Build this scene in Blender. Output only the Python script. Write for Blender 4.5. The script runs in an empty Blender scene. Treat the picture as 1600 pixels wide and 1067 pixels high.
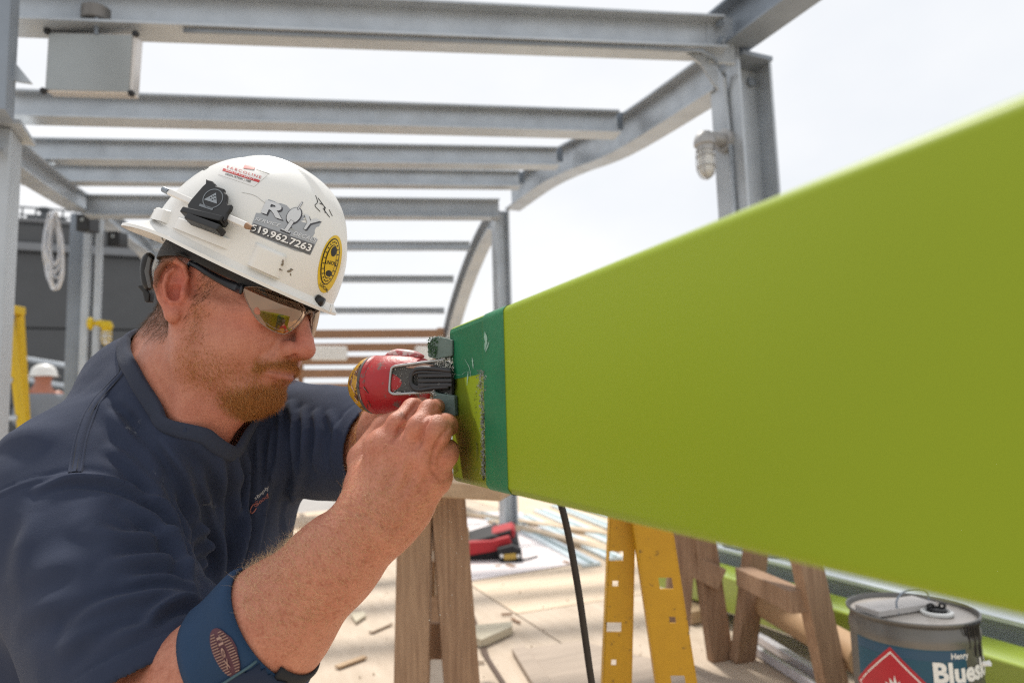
import bpy, bmesh, math, random
import numpy as np
from mathutils import Vector, Matrix
from mathutils.bvhtree import BVHTree
random.seed(7); RNG = np.random.default_rng(7)
sc = bpy.context.scene
COL = sc.collection

# ---------------------------------------------------------------- camera (24 mm lens, eye 0.87 m above the deck)
F0, CX, CY, CAMZ = 1066.7, 800.0, 533.5, 0.87
_vp = np.array([340 - CX, 662 - CY, F0]); _vz = np.array([-300.0, -9928.785, F0])
_Y = _vp / np.linalg.norm(_vp); _Z = _vz / np.linalg.norm(_vz); _X = np.cross(_Y, _Z)
M = np.stack([_X, _Y, _Z])                       # camera axes (right, down, forward) -> world
CAMPOS = np.array([0, 0, CAMZ])
cam_d = bpy.data.cameras.new('camera'); cam = bpy.data.objects.new('camera', cam_d); COL.objects.link(cam)
cam_d.sensor_width = 36.0; cam_d.lens = 36.0 * F0 / 1600.0
cam_d.clip_start = 0.02; cam_d.clip_end = 2000
r_, d_, f_ = M @ [1, 0, 0], M @ [0, 1, 0], M @ [0, 0, 1]
cam.matrix_world = Matrix(((r_[0], -d_[0], -f_[0], 0), (r_[1], -d_[1], -f_[1], 0), (r_[2], -d_[2], -f_[2], CAMZ), (0, 0, 0, 1)))
cam_d.dof.use_dof = True; cam_d.dof.focus_distance = 0.70; cam_d.dof.aperture_fstop = 4.8
cam_d.dof.aperture_blades = 9
sc.camera = cam

def P(px, py, d):                                # point seen at photo pixel (px, py) at depth d metres
    return M @ (np.array([(px - CX) / F0, (py - CY) / F0, 1.0]) * d) + CAMPOS
def ray(px, py): return M @ np.array([(px - CX) / F0, (py - CY) / F0, 1.0])
def onX(px, py, x): r = ray(px, py); return r * (x / r[0]) + CAMPOS
def onY(px, py, y): r = ray(px, py); return r * (y / r[1]) + CAMPOS
def onZ(px, py, z=0.0): r = ray(px, py); return r * ((z - CAMZ) / r[2]) + CAMPOS
def pix(p):
    c = (np.asarray(p) - CAMPOS) @ M
    return np.stack([c[..., 0] / c[..., 2] * F0 + CX, c[..., 1] / c[..., 2] * F0 + CY, c[..., 2]], -1)

# ---------------------------------------------------------------- sky, sun, exposure
SUN_EL, SUN_AZ = math.radians(60), math.radians(2)   # azimuth clockwise from +Y
wd = bpy.data.worlds.new('World'); sc.world = wd; wd.use_nodes = True
nt = wd.node_tree; nt.nodes.clear()
def wn(t, **k):
    n = nt.nodes.new(t)
    for a, b in k.items(): setattr(n, a, b)
    return n
w_out = wn('ShaderNodeOutputWorld'); w_bg = wn('ShaderNodeBackground'); w_bg.inputs[1].default_value = 0.1
w_sky = wn('ShaderNodeTexSky', sky_type='NISHITA', sun_disc=False, sun_elevation=SUN_EL, sun_rotation=SUN_AZ, dust_density=2.0)
w_tc = wn('ShaderNodeTexCoord'); w_map = wn('ShaderNodeMapping'); w_map.inputs['Scale'].default_value = (1.2, 1.2, 2.6)
w_n = wn('ShaderNodeTexNoise'); w_n.inputs['Scale'].default_value = 1.6; w_n.inputs['Detail'].default_value = 5; w_n.inputs['Roughness'].default_value = 0.5
w_r = wn('ShaderNodeValToRGB'); w_r.color_ramp.elements[0].position = 0.36; w_r.color_ramp.elements[1].position = 0.66
w_r.color_ramp.elements[0].color = (9.9, 10.2, 10.6, 1); w_r.color_ramp.elements[1].color = (11.4, 11.4, 11.4, 1)
w_mix = wn('ShaderNodeMixRGB'); w_mix.inputs[0].default_value = 0.9
for a, b in ((w_tc.outputs['Generated'], w_map.inputs[0]), (w_map.outputs[0], w_n.inputs['Vector']), (w_n.outputs[0], w_r.inputs[0]),
             (w_sky.outputs[0], w_mix.inputs[1]), (w_r.outputs[0], w_mix.inputs[2]), (w_mix.outputs[0], w_bg.inputs[0]), (w_bg.outputs[0], w_out.inputs[0])):
    nt.links.new(a, b)
sun_d = bpy.data.lights.new('sun', 'SUN'); sun_d.energy = 4.3; sun_d.angle = math.radians(4); sun_d.color = (1.0, 0.95, 0.87)
sun = bpy.data.objects.new('sun', sun_d); COL.objects.link(sun)
_sd = Vector((math.sin(SUN_AZ) * math.cos(SUN_EL), math.cos(SUN_AZ) * math.cos(SUN_EL), math.sin(SUN_EL)))
sun.rotation_euler = _sd.to_track_quat('Z', 'Y').to_euler(); sun.location = (0, 0, 20)
sc.view_settings.view_transform = 'Standard'; sc.view_settings.look = 'None'
sc.view_settings.exposure = -0.06; sc.view_settings.gamma = 1.0; sc.view_settings.use_curve_mapping = False
sc.render.engine = 'CYCLES'; sc.cycles.use_denoising = False; sc.cycles.filter_width = 1.15; sc.cycles.use_adaptive_sampling = False; sc.cycles.sample_clamp_indirect = 2.5; sc.cycles.sample_clamp_direct = 8.0; sc.cycles.max_bounces = 8; sc.cycles.transparent_max_bounces = 12
sc.cycles.caustics_reflective = False; sc.cycles.caustics_refractive = False

# ---------------------------------------------------------------- materials
MATS = {}
def mat(name, col, rough=0.5, metal=0.0, var=0.0, scale=8.0, bump=0.0, bscale=60.0, stretch=(1, 1, 1), col2=None, spec=0.5, voronoi=False,
        coat=0.0, sss=0.0, alpha=1.0, trans=0.0, ior=1.45, sheen=0.0, wear=None, wear_scale=14.0, wear_at=0.6, attr=None, rvar=0.0, space='Object'):
    """Principled material: colour varied by noise between col and col2 (or darker col), bump relief, optional worn patches."""
    if name in MATS: return MATS[name]
    m = bpy.data.materials.new(name); m.use_nodes = True; t = m.node_tree; N = t.nodes; L = t.links
    b = N['Principled BSDF']
    def put(k, v):
        if k in b.inputs: b.inputs[k].default_value = v
    put('Roughness', rough); put('Metallic', metal); put('Specular IOR Level', spec); put('Coat Weight', coat); put('Coat Roughness', 0.15)
    put('Subsurface Weight', sss); put('Subsurface Radius', (1.0, 0.35, 0.2)); put('Subsurface Scale', 0.006); put('Alpha', alpha)
    put('Transmission Weight', trans); put('IOR', ior); put('Sheen Weight', sheen)
    tc = N.new('ShaderNodeTexCoord'); mp = N.new('ShaderNodeMapping'); mp.inputs['Scale'].default_value = stretch
    L.new(tc.outputs[space], mp.inputs[0])
    base = None
    c2 = col2 if col2 else tuple(c * (1 - 0.55) for c in col)
    if var > 0:
        n = N.new('ShaderNodeTexVoronoi' if voronoi else 'ShaderNodeTexNoise'); n.inputs['Scale'].default_value = scale
        if not voronoi: n.inputs['Detail'].default_value = 7; n.inputs['Roughness'].default_value = 0.62
        L.new(mp.outputs[0], n.inputs['Vector'])
        rp = N.new('ShaderNodeValToRGB'); e = rp.color_ramp.elements
        e[0].position = 0.5 - 0.25; e[1].position = 0.5 + 0.25
        e[0].color = tuple(a + (z - a) * var for a, z in zip(col, c2)) + (1,); e[1].color = tuple(col) + (1,)
        L.new(n.outputs['Color' if voronoi else 0], rp.inputs[0]); base = rp.outputs[0]
    if attr:
        at = N.new('ShaderNodeAttribute'); at.attribute_name = attr
        if base is None: base = at.outputs['Color']
        else:
            mm = N.new('ShaderNodeMixRGB'); mm.blend_type = 'MULTIPLY'; mm.inputs[0].default_value = 1.0
            L.new(base, mm.inputs[1]); L.new(at.outputs['Color'], mm.inputs[2]); base = mm.outputs[0]
    if wear:
        n2 = N.new('ShaderNodeTexNoise'); n2.inputs['Scale'].default_value = wear_scale; n2.inputs['Detail'].default_value = 9; n2.inputs['Roughness'].default_value = 0.7
        L.new(tc.outputs[space], n2.inputs['Vector'])
        r2 = N.new('ShaderNodeValToRGB'); r2.color_ramp.elements[0].position = wear_at; r2.color_ramp.elements[1].position = wear_at + 0.05
        L.new(n2.outputs[0], r2.inputs[0])
        m2 = N.new('ShaderNodeMixRGB'); L.new(r2.outputs[0], m2.inputs[0]); m2.inputs[2].default_value = tuple(wear) + (1,)
        if base is not None: L.new(base, m2.inputs[1])
        else: m2.inputs[1].default_value = tuple(col) + (1,)
        base = m2.outputs[0]
    if base is not None: L.new(base, b.inputs['Base Color'])
    else: put('Base Color', tuple(col) + (1,))
    if rvar > 0:
        n4 = N.new('ShaderNodeTexNoise'); n4.inputs['Scale'].default_value = scale * 1.7; n4.inputs['Detail'].default_value = 6
        L.new(mp.outputs[0], n4.inputs['Vector']); mr = N.new('ShaderNodeMapRange')
        mr.inputs[1].default_value = 0.3; mr.inputs[2].default_value = 0.7; mr.inputs[3].default_value = max(0, rough - rvar); mr.inputs[4].default_value = min(1, rough + rvar)
        L.new(n4.outputs[0], mr.inputs[0]); L.new(mr.outputs[0], b.inputs['Roughness'])
    if bump > 0:
        n3 = N.new('ShaderNodeTexNoise'); n3.inputs['Scale'].default_value = bscale; n3.inputs['Detail'].default_value = 5
        L.new(mp.outputs[0], n3.inputs['Vector'])
        bp = N.new('ShaderNodeBump'); bp.inputs['Strength'].default_value = bump; bp.inputs['Distance'].default_value = 0.002
        L.new(n3.outputs[0], bp.inputs['Height']); L.new(bp.outputs[0], b.inputs['Normal'])
    MATS[name] = m
    return m

# ---------------------------------------------------------------- mesh and object helpers
def ident(*_): return None
class MB:
    """collects simple solids in world coordinates and links them as one mesh object"""
    def __init__(s): s.v, s.f = [], []
    def add(s, vs, fs):
        o = len(s.v); s.v += [tuple(float(c) for c in v) for v in vs]; s.f += [tuple(o + i for i in f) for f in fs]; return s
    def box(s, c, size, ax=None):
        c = np.asarray(c, float); h = np.asarray(size, float) / 2; A = np.eye(3) if ax is None else np.asarray(ax, float)
        vs = [c + A.T @ (h * np.array([x, y, z])) for x in (-1, 1) for y in (-1, 1) for z in (-1, 1)]
        return s.add(vs, [(0, 1, 3, 2), (4, 6, 7, 5), (0, 4, 5, 1), (2, 3, 7, 6), (0, 2, 6, 4), (1, 5, 7, 3)])
    def bar(s, a, b, w, h, up=(0, 0, 1), roll=0):
        """rectangular bar from a to b: w across, h along 'up'"""
        a, b = np.asarray(a, float), np.asarray(b, float); d = b - a; l = np.linalg.norm(d); d = d / l; up = np.asarray(up, float) + np.array([1e-6, 2e-6, 0])
        sd = np.cross(d, up); sd /= np.linalg.norm(sd); u = np.cross(sd, d)
        return s.box((a + b) / 2, (w, l, h), np.stack([sd, d, u]))
    def sweep(s, path, prof, sides, ups, closed=True):
        n = len(prof); vs = []
        for p, sd, u in zip(path, sides, ups):
            for x, y in prof: vs.append(np.asarray(p) + np.asarray(sd) * x + np.asarray(u) * y)
        fs = []; m = len(path)
        for i in range(m - 1):
            for j in range(n if closed else n - 1): k = (j + 1) % n; fs.append((i * n + j, i * n + k, (i + 1) * n + k, (i + 1) * n + j))
        if closed: fs += [tuple(range(n))[::-1], tuple((m - 1) * n + j for j in range(n))]
        return s.add(vs, fs)
    def ibeam(s, path, h, w, side, tf=0.012, tw=0.010, up=None):
        """I-section swept along path; side is the lateral axis"""
        path = np.asarray(path, float); side = np.asarray(side, float) / np.linalg.norm(side); tn = np.gradient(path, axis=0)
        tn /= np.linalg.norm(tn, axis=1)[:, None]; ups = [np.cross(side, t) * (1 if up is None or np.dot(np.cross(side, t), up) > 0 else -1) for t in tn]
        a, b = w / 2, tw / 2; H = h / 2
        prof = [(-a, -H), (a, -H), (a, -H + tf), (b, -H + tf), (b, H - tf), (a, H - tf), (a, H), (-a, H), (-a, H - tf), (-b, H - tf), (-b, -H + tf), (-a, -H + tf)]
        return s.sweep(path, prof, [side] * len(path), ups)
    def tube(s, path, r, n=8, caps=True):
        path = np.asarray(path, float); m = len(path); tn = np.gradient(path, axis=0); tn /= np.maximum(np.linalg.norm(tn, axis=1)[:, None], 1e-9)
        r = np.broadcast_to(r, (m,)); u = np.array([0, 0, 1.0]) if abs(tn[0][2]) < 0.9 else np.array([1.0, 0, 0]); vs = []
        for i in range(m):
            u = u - tn[i] * (u @ tn[i]); u /= np.linalg.norm(u); w = np.cross(tn[i], u)
            for k in range(n): a = 2 * math.pi * k / n; vs.append(path[i] + r[i] * (math.cos(a) * u + math.sin(a) * w))
        fs = [(i * n + k, i * n + (k + 1) % n, (i + 1) * n + (k + 1) % n, (i + 1) * n + k) for i in range(m - 1) for k in range(n)]
        if caps: fs += [tuple(range(n))[::-1], tuple((m - 1) * n + k for k in range(n))]
        return s.add(vs, fs)
    def lathe(s, c, axis, prof, n=32, u=None):
        """prof: list of (radius, distance along axis); closed at the ends when radius 0"""
        axis = np.asarray(axis, float) / np.linalg.norm(axis); c = np.asarray(c, float)
        if u is None: u = np.array([1.0, 0, 0]) if abs(axis[0]) < 0.8 else np.array([0, 1.0, 0])
        u = np.asarray(u, float); u = u - axis * (u @ axis); u /= np.linalg.norm(u); w = np.cross(axis, u)
        vs = []
        for r, z in prof:
            for k in range(n): a = 2 * math.pi * k / n; vs.append(c + axis * z + max(r, 1e-5) * (math.cos(a) * u + math.sin(a) * w))
        m = len(prof); fs = [(i * n + k, i * n + (k + 1) % n, (i + 1) * n + (k + 1) % n, (i + 1) * n + k) for i in range(m - 1) for k in range(n)]
        return s.add(vs, fs)
    def prism(s, poly, depth):
        """poly: 3-D outline points (planar); depth: extrusion vector"""
        n = len(poly); d = np.asarray(depth, float); vs = [np.asarray(p, float) for p in poly]; vs += [p + d for p in vs[:n]]
        return s.add(vs, [tuple(range(n)), tuple(range(2 * n - 1, n - 1, -1))] + [(j, j + n, (j + 1) % n + n, (j + 1) % n) for j in range(n)])
    def build(s, name, m, parent=None, smooth=False, bevel=0.0, seg=2, fix=True):
        me = bpy.data.meshes.new(name); me.from_pydata(s.v, [], s.f); return link(name, me, m, parent, smooth, bevel, seg, fix)

def link(name, me, m, parent=None, smooth=False, bevel=0.0, seg=2, fix=True):
    if fix or bevel:
        bm = bmesh.new(); bm.from_mesh(me)
        if fix: bmesh.ops.recalc_face_normals(bm, faces=bm.faces)
        if bevel:
            ed = [e for e in bm.edges if len(e.link_faces) == 2 and e.calc_face_angle(0) > 0.5]
            bmesh.ops.bevel(bm, geom=ed, offset=bevel, segments=seg, affect='EDGES', profile=0.5, clamp_overlap=True)
        bm.to_mesh(me); bm.free()
    if m is not None: me.materials.append(m)
    if smooth:
        me.polygons.foreach_set('use_smooth', [True] * len(me.polygons))
        if smooth == 'auto':
            try: me.set_sharp_from_angle(angle=math.radians(35))
            except Exception: pass
    o = bpy.data.objects.new(name, me); COL.objects.link(o)
    if parent is not None: adopt(o, parent)
    return o
def wloc(o):
    if o.parent is None: return o.location.copy()
    return wloc(o.parent) + o.matrix_parent_inverse.translation + o.location
def adopt(o, parent):
    o.parent = parent; o.matrix_parent_inverse = Matrix.Translation(-wloc(parent))
def tag(o, label=None, cat=None, group=None, kind=None):
    if label: o['label'] = label
    if cat: o['category'] = cat
    if group: o['group'] = group
    if kind: o['kind'] = kind
    return o
def thing(name, loc, label, cat, group=None):
    o = bpy.data.objects.new(name, None); COL.objects.link(o); o.location = Vector([float(c) for c in loc]); o.empty_display_size = 0.05
    return tag(o, label, cat, group)
def spline(pts, n=40):
    """Catmull-Rom through pts"""
    p = np.asarray(pts, float); p = np.vstack([2 * p[0] - p[1], p, 2 * p[-1] - p[-2]]); out = []
    segs = len(p) - 3
    for t in np.linspace(0, segs, n):
        i = min(int(t), segs - 1); f = t - i; a, b, c, d = p[i:i + 4]
        out.append(0.5 * (2 * b + (c - a) * f + (2 * a - 5 * b + 4 * c - d) * f * f + (3 * b - a - 3 * c + d) * f ** 3))
    return np.array(out)
def text_mesh(body, size, font_bold=False, extrude=0.0, align='CENTER', spacing=1.0, shear=0.0, bold=0.0):
    cu = bpy.data.curves.new('txt', 'FONT'); cu.body = body; cu.size = size; cu.extrude = extrude; cu.align_x = align; cu.align_y = 'CENTER'
    cu.space_character = spacing; cu.shear = shear; cu.offset = bold; cu.resolution_u = 3
    o = bpy.data.objects.new('txt', cu); COL.objects.link(o)
    dg = bpy.context.evaluated_depsgraph_get(); me = bpy.data.meshes.new_from_object(o.evaluated_get(dg))
    bpy.data.objects.remove(o); bpy.data.curves.remove(cu)
    return me
# ---------------------------------------------------------------- setting materials
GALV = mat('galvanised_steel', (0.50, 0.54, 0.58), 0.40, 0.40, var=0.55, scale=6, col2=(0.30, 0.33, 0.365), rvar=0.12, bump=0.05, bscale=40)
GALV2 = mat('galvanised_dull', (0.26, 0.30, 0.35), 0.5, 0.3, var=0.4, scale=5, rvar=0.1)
PLY = mat('plywood', (0.72, 0.59, 0.45), 0.75, var=0.8, scale=3.0, stretch=(1, 6, 1), col2=(0.52, 0.40, 0.28), bump=0.15, bscale=90, wear=(0.30, 0.24, 0.19), wear_scale=5, wear_at=0.66)
PLY2 = mat('plywood_dusty', (0.60, 0.50, 0.40), 0.8, var=0.8, scale=3.0, stretch=(6, 1, 1), col2=(0.40, 0.32, 0.24), bump=0.15, bscale=90, wear=(0.26, 0.21, 0.17), wear_scale=6, wear_at=0.64)
CONC = mat('pale_roof_deck', (0.40, 0.385, 0.37), 0.85, var=0.35, scale=4)
DARKW = mat('dark_cladding', (0.085, 0.089, 0.094), 0.55, var=0.35, scale=2)
DARKL = mat('dark_trim', (0.12, 0.13, 0.14), 0.5)
WOODS = mat('slat_wood', (0.36, 0.205, 0.12), 0.6, var=0.55, scale=6, stretch=(0.6, 6, 6), col2=(0.20, 0.11, 0.06))
LUMB = mat('lumber', (0.42, 0.275, 0.175), 0.72, var=0.95, scale=26, stretch=(5, 5, 0.25), col2=(0.18, 0.10, 0.06), bump=0.5, bscale=110, wear=(0.075, 0.045, 0.03), wear_scale=26, wear_at=0.665)
LUMBH = mat('lumber_lying', (0.50, 0.36, 0.23), 0.72, var=0.6, scale=14, stretch=(0.4, 4, 4), col2=(0.30, 0.19, 0.11), bump=0.3, bscale=90)
WHITE = mat('white_paint', (0.78, 0.78, 0.76), 0.5, var=0.15, scale=20)

# ---------------------------------------------------------------- ground, deck
g = MB(); g.add([(-400, -400, -0.05), (400, -400, -0.05), (400, 400, -0.05), (-400, 400, -0.05)], [(0, 1, 2, 3)])
tag(g.build('ground', CONC), 'pale roof deck running to the edge of the roof', kind='structure')
fl = thing('floor', (0, 3, 0), 'plywood sheets laid over the roof deck under the canopy', 'floor'); fl['kind'] = 'structure'; del fl['category']
fb = MB(); fb.box((1.2, 2.5, -0.032), (6.6, 9.8, 0.02)); fb.build('subfloor', CONC, fl)
k = 0
for i, x in enumerate(np.arange(-1.84, 4.3, 1.224)):
    for j, y in enumerate(np.arange(-1.6 + (i % 2) * 0.8, 6.6, 2.444)):
        b = MB(); z = RNG.uniform(-0.002, 0.002); b.box((x, y, -0.009 + z), (1.218, 2.438, 0.018), np.array([[1, RNG.uniform(-.002, .002), 0], [0, 1, 0], [0, 0, 1]]))
        b.build('plywood_sheet', PLY if (i + j) % 2 else PLY2, fl, bevel=0.0015, seg=1)

# ---------------------------------------------------------------- dark clad building at the left
bl = thing('clad_building', (-7, 14, 0), 'dark grey panel clad building behind the canopy on the left', 'building')
yb = 13.0
def wallpt(px, py): return onY(px, py, yb)
zt, zl = wallpt(100, 352)[2], wallpt(100, 388)[2]
x0, x1 = -7.0, 0.6
b = MB(); b.box(((x0 + x1) / 2, yb + 2.06, zt / 2 - 0.05), (x1 - x0 - 0.02, 4.0, zt - 0.06)); b.build('wall_core', DARKL, bl)
zs = [0, (zl - 0.1) / 3, 2 * (zl - 0.1) / 3, zl - 0.1]
for i in range(6):
    xa = x0 + (x1 - x0) * i / 6
    for j in range(3):
        p = MB(); p.box((xa + (x1 - x0) / 12, yb, (zs[j] + zs[j + 1]) / 2), ((x1 - x0) / 6 - 0.03, 0.05, zs[j + 1] - zs[j] - 0.03)); p.build('wall_panel', DARKW, bl, bevel=0.006, seg=1)
    p = MB(); p.box((xa + (x1 - x0) / 12, yb + 0.01, (zl + zt) / 2 + 0.02), ((x1 - x0) / 6 - 0.03, 0.05, zt - zl - 0.1)); p.build('wall_panel', DARKW, bl, bevel=0.006, seg=1)
p = MB(); p.box(((x0 + x1) / 2, yb - 0.06, zl - 0.03), (x1 - x0, 0.16, 0.13)); p.build('ledge', mat('ledge_grey', (0.19, 0.20, 0.215), 0.5), bl, bevel=0.01)
p = MB(); p.box(((x0 + x1) / 2, yb + 0.03, zt + 0.03), (x1 - x0, 0.2, 0.06)); p.build('parapet_cap', mat('cap_grey', (0.16, 0.165, 0.175), 0.5), bl, bevel=0.01)
# roof plant on the building
rv = thing('roof_vent', wallpt(62, 350), 'dark ventilator with railing on the roof of the dark building', 'vent')
c = wallpt(62, 346) + [0, 0.6, 0.02]
b = MB(); b.box(c + [0, 0, 0.10], (0.55, 0.4, 0.2)); b.build('casing', DARKL, rv, bevel=0.02)
b = MB(); b.lathe(c + [-0.05, 0, 0.2], (0, 0, 1), [(0.07, 0), (0.07, .1), (0.12, .12), (0.10, .17), (0, .2)], 12); b.build('cowl', DARKL, rv, smooth='auto')
for x in np.linspace(-.5, .45, 6):
    b = MB(); b.bar(c + [x, -.3, 0.0], c + [x, -.3, .28], .02, .02); b.build('rail_post', DARKL, rv)
b = MB(); b.bar(c + [-.52, -.3, .28], c + [.47, -.3, .28], .025, .025, up=(0, 1, 0)); b.build('railing', DARKL, rv); b = MB(); b.bar(c + [-.52, -.3, .15], c + [.47, -.3, .15], .02, .02, up=(0, 1, 0)); b.build('railing', DARKL, rv)

# ---------------------------------------------------------------- steel canopy
XR, XL = 2.115, -0.95
can = thing('steel_canopy', (0.6, 4.0, 0), 'galvanised steel canopy frame with curved side beams, purlins and brown wood slats', 'canopy')
EX = np.array([1.0, 0, 0]); EZ = np.array([0, 0, 1.0])
hA = 0.20
ar = [onX(px, py, XR) + [0, 0, hA / 2] for px, py in ((1117, 140), (963, 236), (888, 267), (841, 291), (790, 328))]
ar += [onX(px, py, XR) + [0, .06, .05] for px, py in ((755, 352), (735, 378), (715, 435), (700, 490), (692, 530), (688, 580))]
ar += [np.array([XR, ar[-1][1] + .02, 0.9]), np.array([XR, ar[-1][1] + .02, 0.26])]
ar = [p + [.06, 0, 0] for p in ar]; XC = XR + .11
b = MB(); b.ibeam(spline(ar[:5], 24), hA, 0.13, EX); b.build('arch_beam', GALV, can)
a2_ = [onX(px, py, XR + .06) for px, py in ((770, 348), (753, 378), (733, 425), (717, 472), (707, 508), (700, 545), (696, 590))]
a2_ += [np.array([XR + .06, a2_[-1][1] + .03, 0.9]), np.array([XR + .06, a2_[-1][1] + .03, 0.0])]
b = MB(); b.ibeam(spline(a2_, 40), 0.15, 0.12, EX); b.build('arch_beam', GALV, can)
zN = onX(1180, 78, XR)[2] + .075
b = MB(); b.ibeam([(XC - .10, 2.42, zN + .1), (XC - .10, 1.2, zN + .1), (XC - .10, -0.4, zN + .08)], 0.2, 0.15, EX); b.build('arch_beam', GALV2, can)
lp = [onY(px, py, y) + [0, 0, 0.06] for px, py, y in ((-40, 225, 2.6), (30, 272, 3.95), (115, 325, 5.4), (150, 338, 6.0), (190, 372, 6.4), (229, 404, 6.8), (262, 485, 7.0), (275, 560, 7.1), (285, 650, 7.2))]
lp += [np.array([lp[-1][0], 7.25, 0.0])]
b = MB(); b.ibeam(spline(lp, 40), 0.13, 0.12, EX); b.build('arch_beam', GALV, can)

def column(x, y, z0, z1, d, w, m, axis=0):
    b = MB(); sd = EX if axis == 0 else np.array([0, 1.0, 0])
    tf = .014; tw = .011
    a = d / 2
    if axis == 0:   # flanges facing +-X
        b.box((x - a + tf / 2, y, (z0 + z1) / 2), (tf, w, z1 - z0)); b.box((x + a - tf / 2, y, (z0 + z1) / 2), (tf, w, z1 - z0)); b.box((x, y, (z0 + z1) / 2), (d - 2 * tf - .001, tw, z1 - z0))
    else:
        b.box((x, y - a + tf / 2, (z0 + z1) / 2), (w, tf, z1 - z0)); b.box((x, y + a - tf / 2, (z0 + z1) / 2), (w, tf, z1 - z0)); b.box((x, y, (z0 + z1) / 2), (tw, d - 2 * tf - .001, z1 - z0))
    o = b.build('column', m, can)
    q = MB(); q.box((x, y, z0 + .008), (d + .1, w + .1, .016)); q.build('base_plate', GALV2, o)
    for sx in (-1, 1):
        for sy in (-1, 1):
            q = MB(); q.lathe((x + sx * (d / 2 + .03), y + sy * (w / 2 + .03), z0 + .017), (0, 0, 1), [(.012, 0), (.012, .03), (0, .032)], 6); q.build('anchor_bolt', GALV2, o)
    return o
YA, YB = 2.36, 4.98
colA = column(XC, YA, 0.262, zN - .002, 0.2, 0.19, GALV)
colB = column(XR - .035, YB, 0.0, ar[4][2] - hA / 2 - .003, 0.115, 0.11, GALV)
q = MB(); q.box((XC, YA, zN - .03), (.17, .24, .02)); q.box((XC - .03, YA - .005, zN - .11), (.03, .02, .14)); q.build('stiffener', GALV2, colA)
for sx in (-.05, .05):
    q = MB(); q.lathe((XC + sx, YA - .0085, zN - .1), (0, -1, 0), [(.022, 0), (.022, .014), (0, .015)], 6); q.build('bolt', GALV2, colA)
# purlins
def purlin(pr, pl, h, w, name='purlin', m=GALV, both=True, xr=None, dx=0.0):
    a = onX(*pr, XR - 0.0) if xr is None else xr
    yl = a[1] + 0.62
    bL = onY(*pl, yl); a = a + (bL - a) / np.linalg.norm(bL - a) * (0.08 + dx)
    d = bL - a; side = np.cross(d, EZ); b = MB(); b.ibeam([a, a + d * .5, bL], h, w, side, tf=.010, tw=.009, up=EZ)
    return b.build(name, m, can), a, bL
p1, a1, b1 = purlin((1150, 62), (-60, 10), 0.15, 0.13)
purlin((985, 196), (20, 167), 0.13, 0.11); purlin((888, 248), (25, 236), 0.125, 0.10); purlin((827, 282), (30, 272), 0.12, 0.10)
p5 = purlin((795, 328), (135, 323), 0.15, 0.11)
for pr, pl, h in (((748, 384.5), (240, 384), .075), ((722, 436), (255, 436), .06), ((707, 485.5), (266, 485), .055)):
    purlin(pr, pl, h, .06)
# end plate and gusset where the first purlin meets the column
q = MB(); q.bar(a1 + [.0, 0, -.12], a1 + [.0, 0, .10], .022, .13, up=(a1 - b1) / np.linalg.norm(a1 - b1)); q.build('end_plate', GALV, can, bevel=.003, seg=1)
dir1 = (b1 - a1) / np.linalg.norm(b1 - a1)
gp = [a1 + dir1 * .02 + [0, 0, -.078], a1 + dir1 * .16 + [0, 0, -.078], a1 + dir1 * .10 + [0, 0, -.12], a1 + dir1 * .05 + [0, 0, -.20], a1 + dir1 * .02 + [0, 0, -.24]]
q = MB(); q.prism(gp, np.cross(dir1, EZ) * .012); q.build('gusset', GALV, can)
for zz in (-.03, .05, -.16):
    q = MB(); q.lathe(a1 + dir1 * .016 + [0, -.035, zz], (-1, -.2, 0), [(.018, 0), (.018, .014), (0, .015)], 6); q.build('bolt', GALV2, can)
# angle cleats joining the purlins to the arch
for px, py, s in ((974, 190, .10), (880, 243, .09), (820, 278, .08)):
    c = onX(px, py, XR) + [-.05, 0, .0]; q = MB(); q.box(c, (.09, .012, s)); q.build('cleat', GALV2, can)
    for k in (-.02, .02):
        q = MB(); q.lathe(c + [-.015, -.008, k], (0, -1, 0), [(.012, 0), (.012, .01), (0, .011)], 6); q.build('bolt', GALV2, can)
# brown wood slats of the far curved end
for i, (y, hh) in enumerate(((522, 13), (543, 12.5), (563.5, 13), (583.5, 13), (605, 12), (625, 12.5), (645.5, 12), (666, 12), (687, 12))):
    a = onY(694 - i * .8, y - 1, 6.62 + i * .02); bb = onY(240, y + 1.5, 7.25)
    q = MB(); q.bar(a, bb, .04, hh * 6.9 / F0, up=EZ); q.build('wood_slat', WOODS, can, bevel=.004, seg=1)
for px, w in ((452, .07), (470, .05), (690, .09), (300, .08)):
    t = onY(px, 512, 6.98); q = MB(); q.box((t[0], 6.99, (t[2] + .2) / 2), (w, .05, t[2] - .2)); q.build('slat_post', WOODS, can, bevel=.004, seg=1)
# white blocks standing for the bright sky in the slat gaps
for px0, px1, lab in ((487, 542, 'white box on the brown slats just right of the man\'s nose'), (649, 676, 'white block standing for bright sky between the slats above the red power tool')):
    a, c = onY(px0, 541, 6.55), onY(px1, 563, 6.55)
    q = MB(); q.box((a + c) / 2, (abs(c[0] - a[0]), .06, abs(a[2] - c[2]))); tag(q.build('sky_block', WHITE, bevel=.01), lab, 'box', 'white blocks for bright sky at the slats')
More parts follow.
